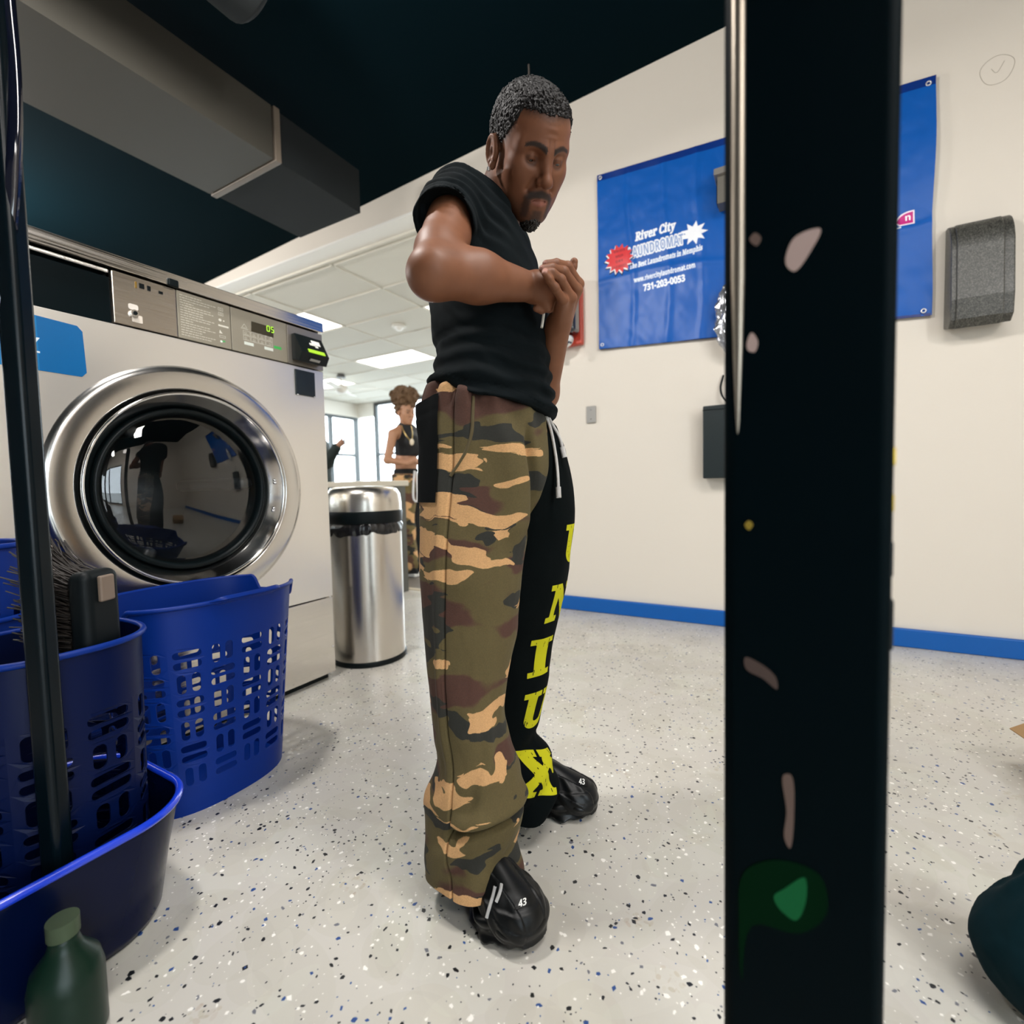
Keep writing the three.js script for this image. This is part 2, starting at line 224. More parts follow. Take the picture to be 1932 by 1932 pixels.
function washerBody(t) {
  part('cabinet', boxUV(prism([[-0.568, 0.03], [0.568, 0.03], [0.568, 1.6], [-0.568, 1.6]], 0.978, 0, [[[-0.55, 0.05], [-0.55, 1.58], [0.55, 1.58], [0.55, 0.05]]]).translate(0, 0, -1.0)), steel, t);
  part('back_panel', boxUV(span(-0.549, 0.549, 0.051, 1.579, -1.0, -0.985)), steel, t);
  part('plinth', span(-0.55, 0.55, 0, 0.03, -0.98, -0.03), blackPlastic, t);
  plate(roundRect(-0.57, 0.03, 0.57, 0.379, 0.004), -0.02, 0, steel, 'kick_panel', t);
  plate(roundRect(-0.57, 0.384, 0.57, 1.402, 0.004), -0.02, 0, panelSteel, 'front_panel', t, 0.0025, [circlePts(0, DC, 0.36)]);
  plate(roundRect(-0.57, 1.572, 0.57, 1.615, 0.006), -0.03, 0.012, steel, 'top_trim', t);
  part('door_bezel', lathe([[0.342, -0.02], [0.343, 0.008], [0.350, 0.014], [0.40, 0.014], [0.414, 0.009], [0.424, 0.001], [0.424, -0.004]]), softChrome, t, V(0, DC, 0));
  const d = part('door', lathe([[0.286, -0.075], [0.287, -0.048], [0.300, -0.026], [0.314, -0.002], [0.324, 0.020], [0.329, 0.027], [0.334, 0.022], [0.335, 0.010], [0.335, -0.015]]), chrome, t, V(0, DC, 0));
  part('gasket', lathe([[0.289, -0.070], [0.285, -0.040], [0.276, -0.032], [0.266, -0.040], [0.262, -0.065]]), blackPlastic, d);
  part('door_glass', lathe([[0.264, -0.055], [0.245, -0.043], [0.195, -0.028], [0.13, -0.016], [0.06, -0.010], [0.0001, -0.008]]), MP(0xffffff, 0.015, { transmission: 1, thickness: 0, ior: 1.7 }), d);
  part('gap_ring', lathe([[0.333, -0.019], [0.346, -0.019]], 64), blackPlastic, t, V(0, DC, 0));
  const drum = part('drum', lathe([[0.284, -0.077], [0.284, -0.62], [0.0001, -0.63]], 48), M(lin(0.003, 0.006, 0.007), 0.5, { side: THREE.DoubleSide }), t, V(0, DC, 0));
  for (let i = 0; i < 3; i++) part('drum_rib', rbox(0.05, 0.06, 0.5, 0.02, 0, 0.255, -0.36).rotateZ(i * 2.094 + 0.6), M(lin(0.012, 0.016, 0.018), 0.4), drum);
  for (const q of [0.10, 0.065, -0.27, -0.305]) part('hinge_stud', new THREE.SphereGeometry(0.006, 12, 8).translate(0.309 * Math.cos(q), 0.309 * Math.sin(q), -0.008), chrome, d);
}
{
  const t = thing('washing_machine', 'large stainless front-loading washer with round chrome door behind the blue laundry basket', 'washer', V(FX, 0, FZ), Math.PI / 2);
  washerBody(t);
  const cx0 = -0.2155, cx1 = W(333, 580)[0], cx2 = W(434, 600)[0], cx3 = W(541, 640)[0];
  const panelGrey = MP(lin(0.40, 0.365, 0.315), 0.34, { metalness: 0.85 });
  // detergent hopper: black mouth below a steel lip
  const hop = part('detergent_hopper', [span(-0.57, cx0 - 0.002, 1.407, 1.545, -0.06, -0.012), span(-0.57, cx0 - 0.002, 1.545, 1.57, -0.06, -0.03)], blackGloss, t);
  part('hopper_lip', rbox(0.35, 0.012, 0.02, 0.004, -0.395, 1.561, -0.012), steel, hop);
  plate(roundRect(cx0, 1.407, cx1, 1.567, 0.003), -0.02, 0, MP(lin(0.50, 0.45, 0.39), 0.36, { metalness: 0.9, roughnessMap: brushTex }), 'coin_panel', t);
  const slot = (px0, py0, px1, py1, mat, z = 0.002, name = 'coin_slot') => { const a = W(px0, py0), b = W(px1, py1); return part(name, span(Math.min(a[0], b[0]), Math.max(a[0], b[0]), Math.min(a[1], b[1]), Math.max(a[1], b[1]), -0.006, z), mat, t); };
  slot(254, 531, 258, 544, M(lin(0.35, 0.22, 0.05), 0.4, { metalness: 1 })); slot(262, 534, 272, 546, blackPlastic); slot(277, 539, 284, 550, blackPlastic); slot(299, 549, 307, 556, blackPlastic);
  { const [x, y] = W(252, 592); const k = part('lock', cyl(0.011, 0.014, 0, 0, 0, 20).rotateX(Math.PI / 2).translate(x, y, 0.004), chrome, t); part('keyhole', cyl(0.006, 0.004, 0, 0, 0, 14).rotateX(Math.PI / 2).translate(x, y, 0.0115), blackPlastic, k);
    plate(roundRect(x - 0.006, y - 0.026, x + 0.024, y - 0.002, 0.003), 0, 0.0016, M(0xd8cdbf, 0.6), 'price_tag', t, 0.0004);
    plate(roundRect(x - 0.014, y + 0.012, x + 0.014, y + 0.03, 0.006), 0, 0.0014, M(0xd8d0c6, 0.6), 'price_tag', t, 0.0004); }
  // printed instruction panel
  const printed = canvas(512, 512, (g) => {
    g.fillStyle = '#9b9484'; g.fillRect(0, 0, 512, 512); const r = rng(3); g.fillStyle = 'rgba(226,220,206,.8)';
    for (let i = 0; i < 17; i++) { const y = 34 + i * 27, len = 110 + 210 * Math.abs(Math.sin(i * 0.9 + 0.4)); let x = 26; while (x < 26 + len) { const w = 8 + r() * 30; g.fillRect(x, y, w, 8); x += w + 6; } }
    g.strokeStyle = 'rgba(230,226,214,.85)'; g.lineWidth = 4;
    for (const y of [52, 108]) { g.strokeRect(392, y, 46, 34); g.beginPath(); g.arc(415, y + 18, 10, 0, 7); g.stroke(); }
    g.fillStyle = '#e9e5d8'; g.beginPath(); g.arc(405, 196, 16, 0, 7); g.fill(); g.fillRect(436, 190, 14, 14); g.fillRect(384, 250, 106, 20);
    g.beginPath(); g.moveTo(390, 350); g.lineTo(425, 350); g.lineTo(398, 310); g.fill(); g.strokeRect(392, 375, 60, 22);
    g.fillStyle = '#59b96a'; g.fillRect(420, 428, 28, 18); g.fillStyle = '#f2fff2'; g.beginPath(); g.arc(408, 444, 13, 0, 7); g.fill();
  });
  const pr = plate(roundRect(cx1 + 0.002, 1.407, cx2, 1.567, 0.002), -0.02, 0.0005, MP(0xffffff, 0.38, { map: printed, metalness: 0.3 }), 'instruction_panel', t, 0.0008); fitUV(pr.geometry);
  const keys = canvas(512, 512, (g) => {
    g.fillStyle = '#9b9484'; g.fillRect(0, 0, 512, 512); g.fillStyle = 'rgba(228,224,210,.85)'; g.strokeStyle = 'rgba(228,224,210,.85)'; g.lineWidth = 3;
    g.beginPath(); g.moveTo(90, 205); g.lineTo(112, 160); g.lineTo(134, 205); g.closePath(); g.stroke(); g.fillRect(80, 216, 64, 5);
    for (let i = 0; i < 4; i++) { g.fillRect(196 + i * 50, 190 + i * 8, 18, 34); }
    for (let i = 0; i < 4; i++) for (let j = 0; j < 2; j++) { const x = 100 + i * 68, y = 240 + j * 62; g.strokeRect(x, y, 60, 54); g.beginPath(); g.arc(x + 20 + i * 6, y + 26, 9, 0, 7); g.stroke(); g.fillRect(x + 8, y + 42, 40, 5); }
    g.fillStyle = '#e9efe4'; g.fillRect(104, 372, 84, 38); g.fillRect(286, 372, 84, 38); g.fillStyle = '#4cc060'; g.fillRect(378, 330, 74, 36);
  });
  const kp = plate(roundRect(cx2 + 0.003, 1.407, cx3, 1.567, 0.002), -0.02, 0.0005, MP(0xffffff, 0.38, { map: keys, metalness: 0.3 }), 'keypad_panel', t, 0.0008); fitUV(kp.geometry);
  const disp = plate([W(474, 631), W(516, 643), W(516, 624), W(474, 612)].map(([x, y]) => [x, y + 0.012]), -0.004, 0.0016, MP(lin(0.03, 0.024, 0.012), 0.15), 'display', t, 0.0003);
  { // seven-segment figures 05
    const [x, y] = W(506, 625), s = 0.0105, seg = { a: [0, 1, 1, 0], g: [0, 0, 1, 0], d: [0, -1, 1, 0], f: [0, 0, 0, 1], b: [1, 0, 0, 1], e: [0, -1, 0, 1], c: [1, -1, 0, 1] }, bars = [];
    [['0', 'abcdef'], ['5', 'afgcd']].forEach(([, on], k) => { for (const q of on) { const [u, v, h, ve] = seg[q]; bars.push(box(h ? s * 0.9 : s * 0.26, ve ? s * 0.9 : s * 0.26, 0.001, x + k * s * 1.75 - 0.006 + (u + (h ? 0.5 : 0)) * s, y + 0.010 + (v + (ve ? 0.5 : 0)) * s, 0.002)); } });
    part('display_digits', bars, glow(0.45, 0.85, 0.05, 1.1), disp);
  }
  plate(roundRect(cx3 + 0.003, 1.407, 0.57, 1.567, 0.002), -0.02, 0, panelGrey, 'reader_panel', t, 0.0008);
  { // card reader: wedge with a lit strip
    const a = W(549, 632), b = W(601, 690), x0 = a[0], x1 = b[0] + 0.006, y1 = a[1] + 0.006, y0 = b[1] - 0.012, yk = lerp(y0, y1, 0.30);
    const wedge = prism([[0, y0 + 0.012], [0.045, y0], [0.066, yk], [0.02, y1], [0, y1]], x1 - x0 - 0.006, 0.003).rotateY(-Math.PI / 2).translate(x1 - 0.003, 0, 0);
    const rd = part('card_reader', wedge, MP(lin(0.004, 0.007, 0.008), 0.35, { specularIntensity: 0.5 }), t);
    const nx = [0.066 - 0.02, y1 - yk], L = Math.hypot(...nx), tx = (f) => [lerp(0.066, 0.02, f) + 0.0012, lerp(yk, y1, f) + 0.0006], tilt = -Math.atan2(nx[0], nx[1]);
    const face = (u0, u1, f0, f1, mat, name) => { const [z, y] = tx((f0 + f1) / 2); return part(name, rbox((u1 - u0) * (x1 - x0), (f1 - f0) * L, 0.003, 0.001).rotateX(tilt).translate(lerp(x0, x1, (u0 + u1) / 2), y, z), mat, rd); };
    face(0.26, 0.86, 0.06, 0.24, glow(0.42, 0.72, 0.03, 0.9), 'lit_strip'); face(0.52, 0.82, 0.55, 0.80, M(0xe8e8e2, 0.5), 'symbol'); face(0.42, 0.6, 0.5, 0.62, M(0xe8e8e2, 0.5), 'symbol'); face(0.6, 0.7, 0.42, 0.52, M(0xe8e8e2, 0.5), 'symbol');
    part('card_slot', rbox(0.05, 0.012, 0.004, 0.001).rotateX(0.9).translate((x0 + x1) / 2, lerp(y0, yk, 0.35), 0.056), M(lin(0.4, 0.4, 0.38), 0.35, { metalness: 0.8 }), rd);
  }
  { const a = W(555, 696), b = W(594, 745); part('coin_box_window', [rbox(b[0] - a[0], 0.108, 0.012, 0.003, (a[0] + b[0]) / 2, (a[1] + b[1]) / 2 - 0.006, 0)], MP(lin(0.01, 0.016, 0.018), 0.25), t); for (const x of [a[0] + 0.008, b[0] - 0.006]) part('screw', new THREE.SphereGeometry(0.004, 10, 6).translate(x, b[1] - 0.012, 0.006), chrome, t); }
  { const [x, y] = W(322, 536); part('lid_latch', rbox(0.034, 0.026, 0.012, 0.005, x, y, 0.014), blackPlastic, t); }
  { const [x, y] = W(632, 1218); part('screw', new THREE.SphereGeometry(0.005, 10, 6).translate(x - 0.01, y, 0.001), chrome, t); }
  const stk = canvas(256, 256, (g) => { const q = g.createLinearGradient(0, 0, 256, 0); g.fillStyle = '#0b62a0'; g.fillRect(0, 0, 256, 256); g.fillStyle = '#1b78b4'; g.fillRect(0, 0, 120, 256); g.fillStyle = '#dfeaf2'; g.font = 'italic bold 60px sans-serif'; g.fillText('W', 60, 150); g.fillRect(64, 168, 60, 8); });
  { const a = W(157, 606), b = W(160, 712), x1 = a[0], y1 = W(55, 590)[1], y0 = b[1]; const o = [[x1 - 0.2, y0 + 0.002], [x1 - 0.012, y0], [x1, y0 + 0.014], [x1 - 0.004, y1 - 0.022], [x1 - 0.016, y1 - 0.008], [x1 - 0.2, y1 + 0.002]]; const s = plate(o, 0, 0.0012, MP(0xffffff, 0.25, { map: stk }), 'sticker', t, 0.0003); fitUV(s.geometry); }
}
{ // the next washer in the row, a sliver at the left edge
  const t = thing('washing_machine', 'neighbouring stainless washer, only a sliver showing at the left edge beside the black post', 'washer', V(FX, 0, FZ + 1.16), Math.PI / 2);
  washerBody(t);
  plate(roundRect(-0.57, 1.407, 0.57, 1.567, 0.003), -0.02, 0, MP(lin(0.50, 0.45, 0.39), 0.36, { metalness: 0.9 }), 'control_panel', t);
}
// ---------------------------------------------------------------- steel bin
{
  const t = thing('trash_can', 'round brushed-steel trash can with black collar and bag between washer and counter', 'trash can', V(-1.9, 0, -1.812));
  const L = (pts, n = 64) => new THREE.LatheGeometry(pts.map(([r, y]) => new THREE.Vector2(r, y)), n);
  const streak = pixels(512, 4, (x, y, c) => { c[0] = c[1] = c[2] = 120 + 60 * fbm(x / 22, 0, 5, 3); });
  const binSteel = MP(lin(0.66, 0.62, 0.57), 0.24, { metalness: 1, bumpMap: rep(streak, 2, 1), bumpScale: 0.0012 });
  part('base_ring', L([[0, 0], [0.186, 0], [0.190, 0.004], [0.190, 0.022], [0.185, 0.026]]), blackPlastic, t);
  part('body', L([[0.184, 0.024], [0.184, 0.684], [0.178, 0.688]], 96), binSteel, t);
  const bag = L([[0.187, 0.652], [0.190, 0.664], [0.190, 0.690], [0.18, 0.708]], 160), p = bag.attributes.position;
  for (let i = 0; i < p.count; i++) { const a = Math.atan2(p.getZ(i), p.getX(i)), y = p.getY(i), k = 1 + 0.05 * fbm(a * 9, y * 30, 2, 3) * sstep(0.71, 0.69, y); p.setX(i, p.getX(i) * k); p.setZ(i, p.getZ(i) * k); p.setY(i, y + 0.014 * vnoise(a * 7, 3, 1) * (y < 0.66 ? 1 : 0)); } bag.computeVertexNormals();
  part('bin_bag', bag, MP(lin(0.008, 0.008, 0.009), 0.18, { side: THREE.DoubleSide }), t);
  part('collar', L([[0.178, 0.70], [0.190, 0.706], [0.192, 0.758], [0.186, 0.764]]), blackPlastic, t);
  part('lid', L([[0.187, 0.76], [0.187, 0.80], [0.182, 0.845], [0.166, 0.872], [0.14, 0.884], [0.0001, 0.888]], 96), MP(lin(0.68, 0.64, 0.58), 0.26, { metalness: 1 }), t);
}
// ---------------------------------------------------------------- counter in the opening
{
  const t = thing('counter', 'long pale folding counter with dark underside in the wide opening behind the trash can', 'counter', V(-2.78, 0, -2.95));
  part('worktop', boxUV(rbox(6.0, 0.046, 0.42, 0.008, -3.0, 0.913, 0)), M(lin(0.62, 0.57, 0.47), 0.45), t);
  part('end_panel', boxUV(span(-0.05, -0.015, 0, 0.89, -0.18, 0.16)), M(lin(0.10, 0.10, 0.09), 0.6), t);
  part('base_cabinet', boxUV(span(-5.9, -0.05, 0.08, 0.87, -0.17, 0.13)), M(lin(0.025, 0.028, 0.028), 0.6), t);
}
// ---------------------------------------------------------------- laundry baskets
const basketBlue = MP(lin(0.001, 0.021, 0.18), 0.4, { specularIntensity: 0.35, side: THREE.DoubleSide });
const basketBlueShaded = MP(lin(0.0006, 0.0045, 0.034), 0.4, { specularIntensity: 0.3, side: THREE.DoubleSide });  // basket blue with the shade at the left put into its colour
// wall point at turn s (0..1) and height t (0..1), pushed out by o
function basketShape(ax, az, taper, H, n = 2.5) {
  const N = 256, len = [0], q = (a) => { const c = Math.cos(a), s = Math.sin(a); return [Math.sign(c) * Math.pow(Math.abs(c), 2 / n), Math.sign(s) * Math.pow(Math.abs(s), 2 / n)]; };
  for (let i = 1; i <= N; i++) { const [x0, z0] = q((i - 1) / N * 6.28319), [x1, z1] = q(i / N * 6.28319); len.push(len[i - 1] + Math.hypot((x1 - x0) * ax, (z1 - z0) * az)); }
  const L = len[N], ang = (s) => { s = (s - Math.floor(s)) * L; let i = 1; while (len[i] < s && i < N) i++; return (i - 1 + (s - len[i - 1]) / (len[i] - len[i - 1] || 1)) / N * 6.28319; };
  const P = (s, t, o = 0) => { const a = ang(s), k = lerp(taper, 1, t), [x, z] = q(a), nx = Math.cos(a) / ax, nz = Math.sin(a) / az, m = Math.hypot(nx, nz); return V(x * ax * k + nx / m * o, t * H, z * az * k + nz / m * o); };
  return { P, L, H };
}
function bend(geo, B) { const p = geo.attributes.position; for (let i = 0; i < p.count; i++) { const q = B.P(p.getX(i) / B.L, p.getY(i) / B.H, p.getZ(i)); p.setXYZ(i, q.x, q.y, q.z); } geo.computeVertexNormals(); return geo; }
const slotPts = (cx, cy, w, h, n = 4) => roundRect(cx - w / 2, cy - h / 2, cx + w / 2, cy + h / 2, Math.min(w, h) * 0.46, n).reverse();
function densePts(x0, y0, x1, y1, nx, ny) { const o = []; for (let i = 0; i < nx; i++) o.push([lerp(x0, x1, i / nx), y0]); for (let i = 0; i < ny; i++) o.push([x1, lerp(y0, y1, i / ny)]); for (let i = 0; i < nx; i++) o.push([lerp(x1, x0, i / nx), y1]); for (let i = 0; i < ny; i++) o.push([x0, lerp(y1, y0, i / ny)]); return o; }
function basketInto(t, ax, az, taper, H, cols, rows, y0, y1, mat, rimMat, dips) {
  const B = basketShape(ax, az, taper, H), cells = [], cw = B.L / cols, ch = (y1 - y0) / rows;
  for (let c = 0; c < cols; c++) for (let r = 0; r < rows; r++) {
    const x0 = c * cw, b0 = y0 + r * ch, holes = (c + r) % 2 ? [slotPts(x0 + cw * 0.30, b0 + ch / 2, cw * 0.24, ch * 0.80), slotPts(x0 + cw * 0.70, b0 + ch / 2, cw * 0.24, ch * 0.80)] : [slotPts(x0 + cw / 2, b0 + ch * 0.28, cw * 0.76, ch * 0.30), slotPts(x0 + cw / 2, b0 + ch * 0.72, cw * 0.76, ch * 0.30)];
    const g = prism(densePts(x0, b0, x0 + cw, b0 + ch, 6, 4), 0.003, 0, holes).toNonIndexed(); cells.push(bend(g, B));
  }
  const dip = (s) => { let d = 0; for (const [c, w, h] of dips) { let e = Math.abs(s - c); e = Math.min(e, 1 - e); d = Math.max(d, h * sstep(w, w * 0.72, e)); } return d; };
  const band = (lo, hi, n) => { const pos = [], idx = []; for (let i = 0; i <= n; i++) for (let j = 0; j <= 3; j++) for (const o of [0, 0.003]) { const s = i / n, t = lerp(lo(s), hi(s), j / 3) / H; const p = B.P(s, t, o); pos.push(p.x, p.y, p.z); } const q = (i, j, k) => (i * 4 + j) * 2 + k; for (let i = 0; i < n; i++) for (let j = 0; j < 3; j++) { idx.push(q(i, j, 1), q(i, j + 1, 1), q(i + 1, j, 1), q(i + 1, j, 1), q(i, j + 1, 1), q(i + 1, j + 1, 1)); idx.push(q(i, j, 0), q(i + 1, j, 0), q(i, j + 1, 0), q(i + 1, j, 0), q(i + 1, j + 1, 0), q(i, j + 1, 0)); } const g = new THREE.BufferGeometry(); g.setAttribute('position', new THREE.Float32BufferAttribute(pos, 3)); g.setIndex(idx); g.computeVertexNormals(); return g; };
  cells.push(band(() => 0, () => y0, 96), band(() => y1, (s) => H - dip(s), 192));
  part('basket_wall', cells, mat, t);
  const fl = []; for (let i = 0; i < 64; i++) { const p = B.P(i / 64, 0); fl.push([p.x, p.z]); } part('bottom', prism(fl, 0.004).rotateX(Math.PI / 2).translate(0, 0.006, 0), mat, t);
  const rimPts = []; for (let i = 0; i < 160; i++) { const p = B.P(i / 160, 1 - dip(i / 160) / H, 0.006); rimPts.push(p); } part('rim', tube(rimPts, 0.0065, 320, 8, true), rimMat || mat, t);
  return B;
}
{
  const t = thing('laundry_basket', 'tall blue slotted laundry basket standing on the floor in front of the washer door', 'laundry basket', V(-1.535, 0, -0.80));
  const B = basketInto(t, 0.185, 0.25, 0.80, 0.575, 16, 6, 0.075, 0.465, basketBlue, null, [[0.75, 0.075, 0.045], [0.25, 0.075, 0.045]]);
  // curled grip flange on the front, and a second one at the end
  for (const [s0, s1] of [[0.90, 1.06]]) { const pos = [], idx = [], n = 24, m = 5; for (let i = 0; i <= n; i++) { const f = i / n, e = Math.min(1, Math.min(f, 1 - f) * 7); for (let j = 0; j <= m; j++) { const a = j / m, p = B.P(lerp(s0, s1, f), 1 + (0.028 * Math.sin(a * 2.4) - 0.012) * e / B.H, 0.004 + 0.030 * a * e); pos.push(p.x, p.y, p.z); } } for (let i = 0; i < n; i++) for (let j = 0; j < m; j++) { const q = i * (m + 1) + j; idx.push(q, q + 1, q + m + 1, q + m + 1, q + 1, q + m + 2); } const g = new THREE.BufferGeometry(); g.setAttribute('position', new THREE.Float32BufferAttribute(pos, 3)); g.setIndex(idx); g.computeVertexNormals(); part('grip', g, basketBlue, t); }
}
{
  const t = thing('laundry_basket', 'narrow blue slotted basket coloured dark for shade, standing in the navy tub with a black brush in it', 'laundry basket', V(-1.31, 0.012, -0.375));
  basketInto(t, 0.15, 0.15, 0.94, 0.565, 10, 6, 0.08, 0.44, basketBlueShaded, basketBlue, []);
}
{
  const t = thing('laundry_basket', 'lower blue basket of the nested pair at the left edge behind the black pole', 'laundry basket', V(-1.665, 0, -0.295), 0, 'nested baskets at the left edge');
  basketInto(t, 0.14, 0.16, 0.86, 0.595, 10, 6, 0.08, 0.46, basketBlue, null, []);
  const c = t.clone(); c.name = numbered('laundry_basket'); c.position.y = 0.165; c.scale.set(0.97, 1, 0.97); scene.add(c); c.userData.label = 'upper blue basket nested inside another at the left edge, by the black pole';
}
{ // low navy tub with a bright rolled rim
  const t = thing('tub', 'low glossy navy plastic tub with bright blue rolled rim at the lower left', 'tub', V(0, 0, 0));
  const x0 = -1.49, x1 = -1.07, z0 = -0.545, z1 = 0.16, cx = (x0 + x1) / 2, cz = (z0 + z1) / 2, ring = (k, y, n = 120) => roundRect((x0 - cx) * k, (z0 - cz) * k, (x1 - cx) * k, (z1 - cz) * k, 0.13 * k, 24).map(([x, z]) => V(x + cx, y, z + cz));
  const prof = [[0.80, 0.0], [0.86, 0.004], [0.885, 0.02], [0.93, 0.12], [0.985, 0.215], [0.99, 0.228], [0.975, 0.228], [0.915, 0.11], [0.87, 0.02], [0.80, 0.012]];
  const pos = [], idx = [], rs = prof.map(([k, y]) => ring(k, y)), n = rs[0].length; rs.forEach((r) => r.forEach((p) => pos.push(p.x, p.y, p.z)));
  for (let j = 0; j + 1 < rs.length; j++) for (let i = 0; i < n; i++) { const a = j * n + i, b = j * n + (i + 1) % n; idx.push(a, a + n, b, b, a + n, b + n); }
  const g = new THREE.BufferGeometry(); g.setAttribute('position', new THREE.Float32BufferAttribute(pos, 3)); g.setIndex(idx); g.computeVertexNormals();
  const fl = (y) => { const s = ring(0.80, 0).map((p) => [p.x, p.z]); return prism(s, 0.004).rotateX(Math.PI / 2).translate(0, y, 0); };
  part('tub_wall', [g, fl(0.012), fl(0.004)], MP(lin(0.0006, 0.003, 0.019), 0.2, { specularIntensity: 0.35, side: THREE.DoubleSide }), t);
  part('rim', tube(ring(0.995, 0.232), 0.008, 300, 8, true), MP(lin(0.006, 0.04, 0.55), 0.25, { clearcoat: 0.6 }), t);
}
{ // black brush standing bristles-up in the narrow basket
  const o = at(172, 1200, 0.985), t = thing('scrub_brush', 'black long-bristled brush sticking up out of the narrow dark blue basket', 'brush', o, camera.rotation.y);
  part('block', rbox(0.044, 0.19, 0.085, 0.018, 0.012, 0.04, 0, 3), MP(lin(0.002, 0.004, 0.005), 0.5, { specularIntensity: 0.3 }), t, null, 'dark rounded brush back'); part('end_strip', rbox(0.010, 0.052, 0.034, 0.004, 0.037, 0.098, 0), M(lin(0.16, 0.115, 0.085), 0.6), t, null, 'tan wooden end');
  const r = rng(8), br = []; for (let i = 0; i < 520; i++) { const y = -0.04 + 0.17 * r(), z = (r() - 0.5) * 0.085, l = 0.075 + 0.035 * r(), up = 0.01 + 0.05 * r() + (y > 0.09 ? 0.02 : 0); const a = V(-0.006, y, z), b = V(-0.006 - l * 0.5, y + up * 0.35, z + (r() - 0.5) * 0.02), c = V(-0.006 - l, y + up, z + (r() - 0.5) * 0.04); br.push(tube([a, b, c], 0.0012 + 0.0008 * r(), 3, 3)); }
  const b = part('bristles', br, M(lin(0.022, 0.017, 0.014), 0.5), t); b.userData.kind = 'stuff';
}
{ // black pole standing in the tub, with a black plastic bag hung from it
  const p = at(57, 940, 0.836), t = thing('pole', 'slim black upright pole at the left edge in front of the washer', 'pole', V(p.x, 0.012, p.z));
  part('shaft', rbox(0.037, 1.97, 0.037, 0.011, 0, 0.985, 0, 3).rotateY(0.5), MP(lin(0.001, 0.004, 0.006), 0.25, { specularIntensity: 0.35 }), t);
  const b = thing('plastic_bag', 'glossy black plastic hanging along the top of the black pole at the left edge', 'bag', V(0, 0, 0)); const pos = [], idx = [], nx = 10, ny = 60, D = 0.80;
  for (let k = 0; k < 2; k++) for (let j = 0; j <= ny; j++) { const py = lerp(-80, 690, j / ny), edge = 30 + 14 * Math.sin(py / 150) - 26 * sstep(480, 690, py); for (let i = 0; i <= nx; i++) { const px = lerp(-110, edge, i / nx), d = D - 0.012 + 0.012 * fbm(i / 3, j / 16, 4, 2) * 1.6 + 0.012 * k + 0.016 * Math.pow(i / nx, 4), q = at(px, py, d); pos.push(q.x, q.y, q.z); } }
  const row = nx + 1, off = row * (ny + 1); for (let k = 0; k < 2; k++) for (let j = 0; j < ny; j++) for (let i = 0; i < nx; i++) { const a = k * off + j * row + i; k ? idx.push(a, a + 1, a + row, a + row, a + 1, a + row + 1) : idx.push(a, a + row, a + 1, a + row, a + row + 1, a + 1); }
  for (let j = 0; j < ny; j++) { const a = j * row + nx; idx.push(a, a + row, a + off, a + row, a + row + off, a + off); }
  const g = new THREE.BufferGeometry(); g.setAttribute('position', new THREE.Float32BufferAttribute(pos, 3)); g.setIndex(idx); g.computeVertexNormals(); part('bag_sheet', g, MP(lin(0.004, 0.005, 0.012), 0.12, { clearcoat: 1, clearcoatRoughness: 0.05, side: THREE.DoubleSide }), b);
}
